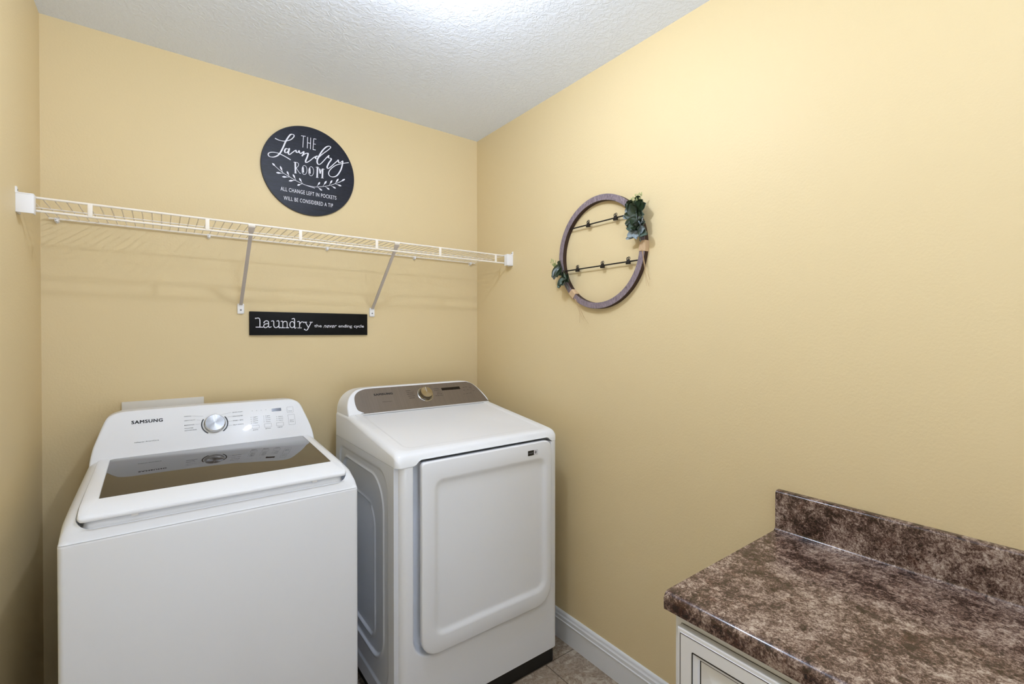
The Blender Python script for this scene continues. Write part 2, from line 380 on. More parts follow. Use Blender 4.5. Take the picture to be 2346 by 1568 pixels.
# ------------------------------------------------------------------ ceiling lamps
def ceiling_lamp(x, y, watt, label):
    t = thing('ceiling_lamp', label, 'ceiling light', (x, y, RZ), 'flush ceiling lamps')
    bm = nb(); add_lathe(bm, (x, y, RZ), (0, 0, -1), [(0.055, 0), (0.058, 0.004), (0.056, 0.012), (0.010, 0.016), (0.007, 0.020), (0.007, 0.160)], 40)
    obj('lamp_base', bm, M['nickel'], t)
    bm = nb(); prof = []
    for i in range(0, 11):
        a = math.pi/2*i/10; prof.append((0.007 + 0.158*math.cos(a), 0.050 + 0.115*math.sin(a)))
    add_lathe(bm, (x, y, RZ), (0, 0, -1), prof, 56, False, False)
    obj('lamp_bowl', bm, M['lamp'], t)
    bm = nb(); add_lathe(bm, (x, y, RZ), (0, 0, -1), [(0.012, 0.164), (0.014, 0.167), (0.008, 0.173), (0.003, 0.176)], 24)
    obj('finial', bm, M['nickel'], t)
    l = bpy.data.lights.new('bulb', 'POINT'); l.energy = watt; l.color = BULB_COL; l.shadow_soft_size = 0.029
    lo = bpy.data.objects.new('bulb', l); C.objects.link(lo); lo.parent = t; lo.location = (0.0, -0.045, -0.118)
ceiling_lamp(*LAMPS[0], BULB_W[0], 'white glowing bowl lamp on the ceiling, its edge at the top of the photo')
ceiling_lamp(*LAMPS[1], BULB_W[1], 'white glowing bowl lamp on the ceiling nearer the open doorway')

# ------------------------------------------------------------------ wire shelf
SZ = 1.752; SY = -0.305; LZ = 1.714
sh = thing('wire_shelf', 'long white wire shelf mounted across the back wall below the round sign', 'shelf', (RX0/2, -0.15, SZ))
b = nb(); add_tube(b, [(RX0+0.006, SY, SZ), (-0.006, SY, SZ)], 0.0036, 10); obj('front_rod', b, M['wire'], sh)
b = nb(); add_tube(b, [(RX0+0.006, SY, LZ), (-0.006, SY, LZ)], 0.0036, 10); obj('front_rod', b, M['wire'], sh)
b = nb()
n = 68
for i in range(n):
    x = RX0 + 0.022 + i*(-0.022*2 - RX0)/(n-1)
    add_tube(b, [(x, -0.008, SZ-0.004), (x, -0.0095, SZ+0.0005), (x, -0.014, SZ+0.0020), (x, -0.150, SZ+0.0012), (x, SY+0.004, SZ+0.0020), (x, SY, SZ+0.0010)], 0.00150, 6)
obj('deck_wires', b, M['wire'], sh)
b = nb(); add_tube(b, [(RX0+0.010, -0.165, SZ-0.002), (-0.010, -0.165, SZ-0.002)], 0.0022, 8); obj('middle_rod', b, M['wire'], sh)
b = nb(); add_tube(b, [(RX0+0.022, -0.011, SZ-0.003), (-0.022, -0.011, SZ-0.003)], 0.0032, 8); obj('back_rod', b, M['wire'], sh)
for x in (-1.593, -1.294, -0.996, -0.697, -0.398, -0.087):
    b = nb(); add_box(b, x-0.006, x+0.006, SY-0.0045, SY-0.001, LZ, SZ, 0.0015); obj('front_strut', b, M['wire'], sh)
# end brackets (against the side walls)
for s, xw in ((1, RX0), (-1, 0.0)):
    bm = nb()
    x0, x1 = sorted((xw, xw + s*0.037))
    # capped box on the wall with a top lip and a slanting screw tab
    add_box(bm, x0, x1, SY-0.0315, SY-0.0275, LZ-0.014, SZ+0.001, 0.0010)
    a0, a1 = sorted((xw, xw+s*0.004)); add_box(bm, a0, a1, SY-0.031, SY+0.012, LZ-0.014, SZ+0.001, 0.001)
    add_box(bm, x0, x1, SY-0.033, SY+0.006, SZ+0.0005, SZ+0.0040, 0.0012)
    add_box(bm, *sorted((xw+s*0.033, xw+s*0.037)), SY-0.029, SY-0.006, LZ-0.014, SZ+0.001, 0.001)
    tabp = [(SY-0.033, SZ+0.003), (SY-0.033, SZ+0.019), (SY-0.028, SZ+0.0185), (SY-0.012, SZ+0.003)]
    loft(bm, [[(a, p, q) for p, q in tabp] for a in (a0, a1)])
    eb = obj('end_bracket', bm, M['plastic'], sh)
    b = nb(); add_lathe(b, (xw+s*0.0039, SY-0.0265, SZ+0.0105), (s, 0, 0), [(0.0024, 0), (0.0024, 0.0008), (0.0012, 0.0012)], 14); obj('screw', b, M['screw'], eb)
# support braces
for x in (-1.160, -0.607):
    bm = nb()
    top = Vector((x, SY+0.003, SZ-0.012)); bot = Vector((x, -0.010, 1.478))
    d = (bot-top).normalized(); nrm = X.cross(d).normalized()
    w, t2 = 0.0065, 0.004
    loops = []
    for p, ww in ((top - d*0.006, 0.011), (top + d*0.010, 0.010), (top + d*0.022, w), (bot - d*0.02, w), (bot, w)):
        loops.append([p + X*ww - nrm*t2, p + X*ww*0.7 + nrm*t2, p - X*ww*0.7 + nrm*t2, p - X*ww - nrm*t2])
    loft(bm, loops)
    br = obj('support_brace', bm, M['brace'], sh)
    b = nb(); loft(b, [[(x+p[0]*k, y, 1.460+p[1]*k) for p in rrect(-0.0125, 0.0125, -0.021, 0.021, 0.004, 4, 1)] for y, k in ((0, 1), (-0.006, 1), (-0.0085, 0.86))])
    ft = obj('brace_foot', b, M['plastic'], br)
    b = nb(); add_lathe(b, (x, -0.0084, 1.455), (0, -1, 0), [(0.0034, 0), (0.0034, 0.001), (0.0018, 0.0018)], 14); obj('screw', b, M['screw'], br)
    b = nb(); add_tube(b, [(x-0.011, SY-0.001, SZ-0.0045), (x+0.011, SY-0.001, SZ-0.0045)], 0.0055, 10); obj('brace_hook', b, M['wire'], br)
# wall clips
for x in (-1.705, -1.270, -0.816, -0.385, -0.050):
    bm = nb()
    loft(bm, [[(x+px*k, y, SZ-0.006+pz*k) for px, pz in rrect(-0.0065, 0.0065, -0.011, 0.008, (0.008, 0.008, 0.003, 0.003), 4, 1)] for y, k in ((0, 1), (-0.010, 1), (-0.016, 0.7))])
    wc = obj('wall_clip', bm, M['plastic'], sh)
    b = nb(); add_lathe(b, (x, -0.0158, SZ-0.010), (0, -1, 0), [(0.0020, 0), (0.0020, 0.0006), (0.0010, 0.0010)], 12); obj('screw', b, M['plastic'], wc)

# ------------------------------------------------------------------ round sign
cx, cz = -0.889, 2.082; R0 = 0.1965
rs = thing('round_sign', 'round navy-black board with white hand lettering and leaf sprig on the back wall', 'sign', (cx, 0, cz))
b = nb(); add_lathe(b, (cx, 0, cz), (0, -1, 0), [(R0, 0.0), (R0, 0.0075), (R0-0.0005, 0.008)], 96); obj('board_edge', b, M['sign_edge'], rs)
b = nb(); add_lathe(b, (cx, 0, cz), (0, -1, 0), [(R0-0.0025, 0.0078), (R0-0.003, 0.0090)], 96); obj('board_face', b, M['sign'], rs)
NY = Vector((0, -1, 0)); O = Vector((cx, -0.0088, cz))
def sc4(S): return [(a/1e4, c/1e4) for a, c in S]
def callig(w):
    return lambda t: w*(0.55 + 0.95*max(0.0, -t.y if t.y < 0 else t.y*0.45))
bm = nb()
for S in SIGN_THE: add_ribbon(bm, sc4(S), 0.0025, O, X, Z, NY)
for S in SIGN_SCRIPT: add_ribbon(bm, catmull(sc4(S), 5), callig(0.0041), O, X, Z, NY)
for i, S in enumerate(SIGN_THICK): add_ribbon(bm, sc4(S), 0.0064 if i not in (1, 2) else 0.0056, O, X, Z, NY)
for S in SIGN_THIN: add_ribbon(bm, catmull(sc4(S), 4), 0.0018, O, X, Z, NY)
obj('title_lettering', bm, M['letter'], rs, 0)
bm = nb()
for S in SIGN_STEMS: add_ribbon(bm, catmull(sc4(S), 5), 0.0018, O, X, Z, NY)
for S in SIGN_LEAVES:
    (a, c) = [Vector(p) for p in sc4(S)]; d = c-a; q = Vector((-d.y, d.x)).normalized()
    L_ = d.length; prof = [(0, 0.0006), (0.3, 0.0008), (0.45, 0.0022), (0.65, 0.0042), (0.82, 0.0036), (0.95, 0.0017), (1, 0.0004)]
    add_ribbon(bm, [a + d*t for t, w in prof], [w*1.7 for t, w in prof], O, X, Z, NY)
obj('leaf_sprig', bm, M['letter'], rs, 0)
bm = nb()
def fit_text(bm, s, x0, x1, z, h, y, **k):
    """text between x0 and x1 with baseline z and capital height h on a wall"""
    t = nb(); add_text(t, s, h, (0, 0, 0), X, Z, NY, **k)
    xs = [v.co.x for v in t.verts]; lo, hi = min(xs), max(xs); f = (x1-x0)/(hi-lo)
    for v in t.verts: v.co.x = x0 + (v.co.x-lo)*f; v.co.z += z; v.co.y += y
    me = bpy.data.meshes.new('t'); t.to_mesh(me); t.free(); bm.from_mesh(me); bpy.data.meshes.remove(me)
fit_text(bm, 'ALL CHANGE LEFT IN POCKETS', -1.009, -0.775, 1.975, 0.0178, -0.0088, space=1.12)
obj('motto_lettering', bm, M['letter'], rs, 0); bm = nb()
fit_text(bm, 'WILL BE CONSIDERED A TIP', -0.997, -0.790, 1.937, 0.0178, -0.0088, space=1.12)
obj('motto_lettering', bm, M['letter'], rs, 0)

# ------------------------------------------------------------------ long black sign
ls = thing('laundry_sign', 'long narrow black board lettered laundry in typewriter type, between the shelf braces', 'sign', (-0.88, 0, 1.4))
b = nb(); add_box(b, -1.129, -0.632, -0.012, 0, 1.3505, 1.4500, 0.0012); obj('board', b, M['black_board'], ls)
bm = nb(); O = Vector((-0.88, -0.0118, 1.4))
for i, S in enumerate(LONG_SIGN): add_ribbon(bm, catmull(sc4(S), 4) if len(S) > 2 else sc4(S), 0.0033, O, X, Z, NY)
for S in (LONG_SIGN[0][:1], LONG_SIGN[-1][-1:], LONG_SIGN[2][:1], LONG_SIGN[12][-1:]):
    p = sc4(S)[0]; add_poly(bm, [(p[0]+0.0027*math.cos(k*math.pi/5), p[1]+0.0027*math.sin(k*math.pi/5)) for k in range(10)], O, X, Z, NY)
obj('large_lettering', bm, M['letter'], ls, 0)
bm = nb()
fit_text(bm, 'the', -0.874, -0.842, 1.386, 0.0135, -0.0118, bold=0.012)
fit_text(bm, 'never', -0.835, -0.775, 1.384, 0.0185, -0.0118, shear=0.45, bold=0.006)
fit_text(bm, 'ending', -0.768, -0.705, 1.386, 0.0135, -0.0118, bold=0.012)
fit_text(bm, 'cycle', -0.697, -0.649, 1.386, 0.0135, -0.0118, bold=0.012)
obj('small_lettering', bm, M['letter'], ls, 0)

# ------------------------------------------------------------------ white outlet box plate on the wall behind the washer
wp = nb(); add_box(wp, -1.539, -1.288, -0.008, 0, 0.93, 1.1075, 0.002)
o = obj('outlet_box_plate', wp, M['plate'] if 'plate' in M else mat('offwhite_plastic', (226, 222, 214), 0.4), None, 35, (-1.413, 0, 1.02))
tag(o, 'off-white rectangular plate on the back wall, half hidden behind the washer console', 'wall plate')

# ------------------------------------------------------------------ washer
WX0, WX1, WF, WB, WSZ = -1.6133, -0.9273, -0.7520, -0.060, 0.8720
ws = thing('washing_machine', 'white top-load washer with smoked glass lid and steel dial, left of the dryer', 'washing machine', (-1.27, -0.4, 0))
# cabinet
b = nb()
loops = []
for z, d in ((0.02, 0.0), (WSZ-0.006, 0.0), (WSZ-0.002, 0.0), (WSZ, 0.0012)):
    loops.append([(x, y, z) for x, y in rrect(WX0+d, WX1-d, WF+d, WB-d, (0.012, 0.012, 0.01, 0.01), 5, 3)])
loft(b, loops); obj('cabinet', b, M['white'], ws, 50)
b = nb()
for fx in (WX0+0.06, WX1-0.06):
    for fy in (WF+0.07, WB-0.07):
        b = nb(); add_lathe(b, (fx, fy, 0), Z, [(0.02, 0), (0.022, 0.006), (0.012, 0.01), (0.012, 0.021)], 16); obj('levelling_foot', b, M['black'], ws)
# top cover: profile over y, rounded over the sides
PR = [(-0.7525, 0.872), (-0.7520, 0.883), (-0.7505, 0.8910), (-0.7470, 0.8980), (-0.7420, 0.9040), (-0.7340, 0.9110), (-0.7230, 0.9180), (-0.7080, 0.9245), (-0.6850, 0.9300), (-0.60, 0.9365), (-0.24, 0.951), (0.0, 0.955)]
def wprof(y):
    if y <= PR[0][0]: return PR[0][1]
    for (a, za), (c, zc) in zip(PR, PR[1:]):
        if y <= c: return za + (zc-za)*(y-a)/(c-a)
    return PR[-1][1]
def side_drop(d, r=0.034):
    return 0.0 if d >= r else (r - math.sqrt(max(0, r*r-(r-d)**2)))*1.15
loops = []
o0 = rrect(WX0+0.0006, WX1-0.0006, WF, WB, (0.012,)*4, 5, 14)
loops.append([(x, y, WSZ+0.001) for x, y in o0])
def cover_loop(ds, df, r, dz=0.0, back=0.0):
    L = []
    for x, y in rrect(WX0+0.0006+ds, WX1-0.0006-ds, WF+df, WB-0.004-back, (r,)*4, 5, 14):
        z = wprof(y) - side_drop(ds) - dz; L.append((x, y, max(z, WSZ+0.002)))
    return L
for ds, df, r in ((0.0005, 0.0004, 0.013), (0.0012, 0.001, 0.014), (0.003, 0.002, 0.016), (0.006, 0.0035, 0.019), (0.010, 0.005, 0.022), (0.016, 0.0065, 0.024), (0.0215, 0.0075, 0.024)):
    loops.append(cover_loop(ds, df, r))
def opening(d, floor, r):
    L = []
    for x, y in rrect(WX0+0.0285+d, WX1-0.0285-d, WF+0.0050+d*0.9, -0.20, (r, r, 0.004, 0.004), 5, 14):
        L.append((x, y, min(wprof(y), floor)))
    return L
loops += [opening(0, 1.0, 0.030), opening(0.0012, 0.93, 0.029)]
loops[-1] = [(x, y, wprof(y)-0.0012) for x, y, z in loops[-1]]
loops += [[(x, y, min(wprof(y)-0.004, 0.9005)) for x, y, z in opening(0.0030, 1, 0.028)], opening(0.0055, 0.8950, 0.027), opening(0.0085, 0.8930, 0.025), opening(0.0110, 0.8950, 0.024), opening(0.0135, 0.9060, 0.022), opening(0.0155, 0.9120, 0.021), opening(0.030, 0.9130, 0.016)]
b = nb(); loft(b, loops, True, True); obj('top_cover', b, M['white'], ws, 50)
# lid
LIDP = [(-0.7425, 0.9185), (-0.7440, 0.9215), (-0.7430, 0.925), (-0.7380, 0.9285), (-0.725, 0.9325), (-0.700, 0.9405), (-0.693, 0.9415), (-0.60, 0.9450), (-0.215, 0.9550)]
def lidz(y):
    if y <= LIDP[3][0]: return LIDP[3][1] if y > -0.7385 else 0.926
    for (a, za), (c, zc) in zip(LIDP[3:], LIDP[4:]):
        if y <= c: return za + (zc-za)*(y-a)/(c-a)
    return LIDP[-1][1]
LX0, LX1, LYF, LYB = -1.5815, -0.9590, -0.7440, -0.238
def lid_outline(d, dz=None, r=0.014):
    L = []
    for x, y in rrect(LX0+d, LX1-d, LYF+d, LYB-d*0.3, (r, r, 0.003, 0.003), 5, 14):
        # the sides swell outwards a little towards the back
        u = (y-LYF)/(LYB-LYF); x += (1 if x > -1.27 else -1)*(0.004*u)
        L.append((x, y, lidz(y) if dz is None else lidz(y)-dz))
    return L
b = nb()
GX0, GX1, GYF, GYB = -1.549, -0.983, -0.655, -0.247
def glass_outline(d, dz):
    return [(x + (1 if x > -1.266 else -1)*0.006*((y-GYF)/(GYB-GYF)), y, lidz(y)-dz) for x, y in rrect(GX0+d, GX1-d, GYF+d, GYB-d, (0.002, 0.002, 0.012, 0.012), 5, 14)]
loft(b, [lid_outline(0.004, 0.012), lid_outline(0.0008, 0.0105), lid_outline(0.0, 0.0075), lid_outline(0.0003, 0.004), lid_outline(0.0018, 0.0015), lid_outline(0.005, 0.0002), lid_outline(0.010, 0.0, 0.012),
         glass_outline(-0.0006, 0.0), glass_outline(0.0, 0.0012)], True, True)
lid = obj('lid', b, M['white'], ws, 32)
b = nb(); loft(b, [glass_outline(0.0006, 0.0013), glass_outline(0.0008, 0.0004), glass_outline(0.0016, 0.0001)]); obj('lid_glass', b, M['glass'], lid, 30, label='smoked brown glass pane')
for x in (-1.475, -1.055):
    b = nb(); add_box(b, x-0.007, x+0.007, -0.7415, -0.7365, 0.9100, 0.9195, 0.001); obj('lid_bumper', b, M['plastic'], lid)

# washer console: face leans back; body runs to the rear
W0 = Vector((0, -0.235, 0.962)); W1 = Vector((0, -0.160, 1.088)); WU = (W1-W0).normalized(); WN = X.cross(WU).normalized()
if WN.y > 0: WN = -WN
FL = 0.158
def console_outline(xa, xb, ta, tb, h, r, base_r=0.03, n=9, m=10):
    """front outline in (x, s): flaring bottom, tapering sides, round upper corners"""
    P = []
    def side(x_bot, x_top, sgn):
        Q = []
        # flare at the base then taper
        for i in range(m+1):
            t = i/m; s = t*(h-r)
            x = x_bot + (x_top-x_bot)*(t**0.9)*0.86 + sgn*0.010*math.exp(-s/0.012) - sgn*0.010
            Q.append((x, s))
        return Q
    Lf = side(xa, ta, -1); Rt = side(xb, tb, 1)
    xl, sl = Lf[-1]; xr, sr = Rt[-1]
    cl = []; cr = []
    for i in range(1, n+1):
        a = math.pi/2*i/n
        cl.append((xl + (r+0.004)*(1-math.cos(a)), sl + r*math.sin(a)))
        cr.append((xr - (r+0.004)*(1-math.cos(a)), sr + r*math.sin(a)))
    top = [(cl[-1][0] + (cr[-1][0]-cl[-1][0])*i/12, cl[-1][1]) for i in range(1, 12)]
    return Lf + cl + top + cr[::-1] + Rt[::-1]
def console(parent, name, outl, P0, U, N, yback, m, edge=0.007, dz_base=0.02):
    cxm = sum(p[0] for p in outl)/len(outl)
    # the outline is given on the widest silhouette
    def loop(k, depth):
        # inset k metres towards the middle on sides and top, pushed depth along -N
        L = []
        for x, s in outl:
            xi = x - math.copysign(min(k, abs(x-cxm)), x-cxm)
            si = s - k*max(0.0, min(1.0, (s-0.06)/0.06))
            L.append(Vector((0, P0.y, P0.z)) + X*xi + U*si - N*depth)
        return L
    loops = [loop(edge, 0), loop(edge*0.62, edge*0.08), loop(edge*0.30, edge*0.30), loop(edge*0.08, edge*0.62), loop(0, edge*1.1)]
    last = loops[-1]
    zt = max(p.z for p in last)
    mid = [Vector((p.x, p.y + (yback-p.y)*0.5, p.z)) for p in last]
    bk = [Vector((p.x, yback, p.z - 0.004*(p.z-P0.z)/0.12)) for p in last]
    # close the underside towards the cover
    loops += [mid, bk]
    bm = nb(); loft(bm, loops, True, True)
    return obj(name, bm, m, parent, 38)
WO = [(-1.6062, -0.070), (-1.6060, -0.030), (-1.6055, -0.012), (-1.6030, 0.010), (-1.5985, 0.037), (-1.5900, 0.068), (-1.5812, 0.100), (-1.5720, 0.1275), (-1.5620, 0.1415), (-1.5420, 0.1510), (-1.5200, 0.1545), (-1.45, 0.1555), (-1.35, 0.1560), (-1.25, 0.1560), (-1.15, 0.1550), (-1.05, 0.1535), (-1.0150, 0.1530), (-0.9940, 0.1490), (-0.9780, 0.1400), (-0.9665, 0.1230), (-0.9570, 0.0920), (-0.9460, 0.0540), (-0.9380, 0.0200), (-0.9345, -0.005), (-0.9335, -0.030), (-0.9333, -0.070)]
WO = [(p.x, p.y) for p in catmull([Vector(p) for p in WO], 3)]
console(ws, 'console', WO, W0, WU, WN, WB-0.004, M['white'])

def on_face(P0, U, N, x, s, h=0.0004): return Vector((x, P0.y, P0.z)) + U*s + N*h
WP = Vector((0, -0.235, 0.965)); 
W0p = W0 - WU*0.0
def wf(x, s, h=0.0004): return Vector((0, -0.235, 0.962)) + X*x + WU*s + WN*h
def face_text(bm, s, x0, x1, sb, h, P, U, N, heavy=0.0, **k):
    t = nb()
    for q in ((0, 0),) if not heavy else ((-heavy, -heavy*0.4), (0, 0), (heavy, heavy*0.4), (heavy, -heavy*0.4), (-heavy, heavy*0.4)):
        add_text(t, s, h, X*q[0]+U*q[1], X, U, N, **k)
    xs = [v.co.x for v in t.verts]; lo, hi = min(xs), max(xs); f = (x1-x0)/(hi-lo)
    for v in t.verts:
        v.co.x = (v.co.x-lo)*f; v.co += P(x0, sb)
    me = bpy.data.meshes.new('t'); t.to_mesh(me); t.free(); bm.from_mesh(me); bpy.data.meshes.remove(me)
bm = nb(); face_text(bm, 'SAMSUNG', -1.504, -1.419, 0.1035, 0.0120, wf, WU, WN, heavy=0.0005, space=1.12); obj('brand_lettering', bm, M['ink_dark'], ws, 0)
bm = nb()
face_text(bm, 'softener SmartCare', -1.495, -1.430, 0.0350, 0.0036, wf, WU, WN)
obj('model_lettering', bm, M['ink'], ws, 0)
bm = nb()
for s_, x0, x1, sb in (('NORMAL', -1.358, -1.336, 0.1125), ('HEAVY DUTY', -1.358, -1.325, 0.0960), ('BEDDING', -1.358, -1.329, 0.0785), ('WHITES', -1.358, -1.332, 0.0665), ('ACTIVEWEAR', -1.358, -1.322, 0.0585),
                       ('QUICK WASH', -1.209, -1.176, 0.1120), ('DELICATES', -1.209, -1.176, 0.0960), ('RINSE + SPIN', -1.209, -1.176, 0.0785), ('SELF CLEAN', -1.209, -1.176, 0.0620)):
    bm = nb(); face_text(bm, s_, x0, x1, sb, 0.0034, wf, WU, WN); obj('cycle_name', bm, M['ink'], ws, 0)
bm = nb()
def line(bm, P, U, N, x0, s0, x1, s1, w):
    add_ribbon(bm, [(x0, s0), (x1, s1)], w, P(0, 0, 0.0003), X, U, N, 0.0002)
for a, b_, c, d in ((-1.334, 0.1143, -1.300, 0.1085), (-1.322, 0.098, -1.309, 0.094), (-1.326, 0.080, -1.310, 0.080), (-1.245, 0.1085, -1.213, 0.1143), (-1.232, 0.096, -1.212, 0.098), (-1.227, 0.080, -1.212, 0.080), (-1.230, 0.065, -1.212, 0.0635)):
    bm = nb(); line(bm, wf, WU, WN, a, b_, c, d, 0.0004); obj('pointer_line', bm, M['ink'], ws, 0)
def outline_rect(bm, P, U, N, x0, x1, s0, s1, w=0.0005, r=0.002):
    pts = rrect(x0, x1, s0, s1, r, 3, 1); pts.append(pts[0]); add_ribbon(bm, pts, w, P(0, 0, 0.0003), X, U, N, 0.0002)
bm = nb()
for x0, x1, s0, s1 in ((-1.148, -1.124, 0.0405, 0.053), (-1.106, -1.082, 0.040, 0.055), (-1.064, -1.039, 0.040, 0.054), (-1.021, -0.998, 0.092, 0.116), (-1.020, -0.996, 0.040, 0.083)):
    b = nb(); outline_rect(b, wf, WU, WN, x0, x1, s0, s1); obj('button_outline', b, M['ink'], ws, 0)
for x0, s_, sb in ((-1.146, 'SOIL', 0.033), (-1.104, 'SPIN', 0.033), (-1.062, 'TEMP', 0.033)):
    bm = nb(); face_text(bm, s_, x0, x0+0.018, sb, 0.0030, wf, WU, WN); obj('button_name', bm, M['ink'], ws, 0)
for x0, n_ in ((-1.149, 4), (-1.106, 4), (-1.061, 3)):
    bm = nb()
    for k in range(n_):
        face_text(bm, ('Heavy', 'Normal', 'Medium', 'Light')[k], x0+0.006, x0+0.022, 0.0615+0.008*k, 0.0026, wf, WU, WN)
    obj('setting_names', bm, M['ink'], ws, 0)
bm = nb()
for k, s_ in enumerate(('Start', 'Pause')): face_text(bm, s_, -1.015, -1.001, 0.058-0.007*k, 0.0030, wf, WU, WN)
obj('button_name', bm, M['ink'], ws, 0); bm = nb()
face_text(bm, 'Power', -1.016, -1.002, 0.097, 0.0030, wf, WU, WN)
obj('button_name', bm, M['ink'], ws, 0)
bm = nb()
for x0, n_ in ((-1.149, 4), (-1.106, 4), (-1.061, 3)):
    for k in range(n_):
        bm = nb(); add_lathe(bm, wf(x0, 0.063+0.008*k), WN, [(0.0009, -0.0002), (0.0009, 0.0003)], 10); obj('indicator_dot', bm, M['ink_dark'], ws, 0)
for x in (-1.143, -1.128, -1.112, -1.096):
    bm = nb(); add_lathe(bm, wf(x, 0.1125), WN, [(0.0008, -0.0002), (0.0008, 0.0003)], 10); obj('indicator_dot', bm, M['ink_dark'], ws, 0)
bm = nb(); add_poly(bm, rrect(-1.076, -1.042, 0.1025, 0.1150, 0.001, 2, 1), wf(0, 0, 0.0002), X, WU, WN, 0.0004); obj('display', bm, M['screen'], ws, 0)
# dial
def dial(parent, P, U, N, x, s, r, hgt, mk, mring, slot, skirt=True):
    # local Z of the knob object = face normal so that the spun tangent works
    O = P(x, s, 0.0)
    R_ = Matrix((X, U, N)).transposed()
    def lathe_local(name, prof, m, par):
        me = bpy.data.meshes.new(name); q = nb(); add_lathe(q, (0, 0, 0), (0, 0, 1), prof, 64)
        bmesh.ops.recalc_face_normals(q, faces=q.faces); q.to_mesh(me); q.free(); me.materials.append(m)
        for f in me.polygons: f.use_smooth = True
        me.set_sharp_from_angle(angle=math.radians(30))
        ob = bpy.data.objects.new(name, me); C.objects.link(ob); ob.parent = par
        return ob
    k = lathe_local('dial', [(r*1.00, 0), (r*1.00, hgt*0.55), (r*0.965, hgt*0.72), (r*0.94, hgt*0.97), (r*0.915, hgt)], mring, parent)
    k.matrix_local = Matrix.Translation(O - ORG[parent]) @ R_.to_4x4(); ORG[k] = O
    f = lathe_local('dial_face', [(r*0.905, hgt-0.0005), (r*0.90, hgt+0.0004), (0.0002, hgt+0.0005)], mk, k)
    # indicator line, local coordinates
    me = bpy.data.meshes.new('pointer'); q = nb(); add_box(q, -0.0006, 0.0006, 0.0, r*0.86, hgt+0.0004, hgt+0.0009); q.to_mesh(me); q.free(); me.materials.append(M['letter'])
    pt = bpy.data.objects.new('pointer', me); C.objects.link(pt); pt.parent = k
    if slot:
        for a0, a1 in ((150, 235), (-50, 35)):
            q = nb(); pts = [(x + r*1.20*math.cos(math.radians(a0+(a1-a0)*i/14)), s + r*1.20*math.sin(math.radians(a0+(a1-a0)*i/14))) for i in range(15)]
            add_ribbon(q, pts, 0.0040, P(0, 0, 0.0002), X, U, N, 0.0003); obj('dial_slot', q, M['black'], parent, 0)
    return k
dial(ws, wf, WU, WN, -1.2665, 0.0755, 0.0335, 0.014, M['knob'], M['chrome'], True)

# ------------------------------------------------------------------ dryer
EX0, EX1, EF, EB, ESZ = -0.8032, -0.1168, -0.7945, -0.138, 0.9190
dr = thing('dryer', 'white front-load clothes dryer with bronze-grey control panel, right of the washer', 'clothes dryer', (-0.46, -0.46, 0))
b = nb()
loops = []
for z, d in ((0.0575, 0.004), (0.060, 0.001), (0.066, 0.0), (ESZ-0.004, 0.0), (ESZ-0.0005, 0.001)):
    loops.append([(x, y, z) for x, y in rrect(EX0+d, EX1-d, EF+0.044+d, EB-d, (0.012, 0.012, 0.01, 0.01), 5, 3)])
loft(b, loops); obj('cabinet', b, M['white'], dr, 45)
b = nb(); loft(b, [[(x, y, z) for x, y in rrect(EX0+0.006, EX1-0.006, EF+0.014, EB-0.01, 0.012, 4, 1)] for z in (0.0, 0.0585)]); obj('base_plinth', b, M['black'], dr, 40, label='black plinth under the white cabinet')

# front panel: rounded to the sides, with the door pocket sunk into it
def smooth01(t): t = max(0, min(1, t)); return t*t*(3-2*t)
def sd_rr(x, z, x0, x1, z0, z1, r):
    """signed distance inside a rounded rectangle (positive inside); r = 4 radii (x0z0, x1z0, x1z1, x0z1)"""
    cxx, czz = (x0+x1)/2, (z0+z1)/2
    rr = r[(0 if x < cxx else 1)] if z < czz else r[(3 if x < cxx else 2)]
    qx = abs(x-cxx)-(x1-x0)/2+rr; qz = abs(z-czz)-(z1-z0)/2+rr
    return -(math.hypot(max(qx, 0), max(qz, 0)) + min(max(qx, qz), 0) - rr)
def grid_vals(a, b, fine, nf, nc):
    """sample positions between a and b, dense in the intervals listed in fine"""
    xs = {round(a + (b-a)*i/nc, 6) for i in range(nc+1)}
    for f0, f1 in fine:
        xs |= {round(f0 + (f1-f0)*i/nf, 6) for i in range(nf+1)}
    xs = sorted(x for x in xs if a-1e-7 <= x <= b+1e-7); out = [xs[0]]
    for x in xs[1:]:
        if x - out[-1] > 4e-4: out.append(x)
    return out
def sheet(us, vs, f, back=None):
    bm = nb(); rows = [[bm.verts.new(Vector(f(u, v))) for u in us] for v in vs]
    for a, c in zip(rows, rows[1:]):
        for i in range(len(us)-1): bm.faces.new((a[i], a[i+1], c[i+1], c[i]))
    if back:
        # skirt and back face so that the panel has thickness
        rim = rows[0] + [r[-1] for r in rows[1:]] + rows[-1][-2::-1] + [r[0] for r in rows[-2:0:-1]]
        bk = [bm.verts.new(Vector(back(v.co))) for v in rim]
        n_ = len(rim)
        for i in range(n_):
            j = (i+1) % n_; bm.faces.new((rim[i], bk[i], bk[j], rim[j]))
        bm.faces.new(bk)
    return bm
PKx0, PKx1, PKz0, PKz1 = -0.762, -0.151, 0.2625, 1.02
def fpanel(x, z):
    # vertical edges wrap round to the sides
    y = EF; rr = 0.022
    for dx in (x-EX0, EX1-x):
        if dx < rr: y += rr - math.sqrt(max(0, rr*rr-(rr-dx)**2))
    d = sd_rr(x, z, PKx0, PKx1, PKz0, PKz1, (0.075, 0.085, 0.01, 0.01))
    y += 0.038*smooth01(d/0.018) if x < -0.5 else 0.038*smooth01(d/0.010)
    return (x, y, z)
us = grid_vals(EX0, EX1, [(EX0, EX0+0.024), (PKx0-0.002, PKx0+0.09), (EX1-0.024, EX1), (PKx1-0.09, PKx1+0.002)], 26, 20)
vs = grid_vals(0.066, ESZ-0.001, [(PKz0-0.003, PKz0+0.095)], 34, 24)
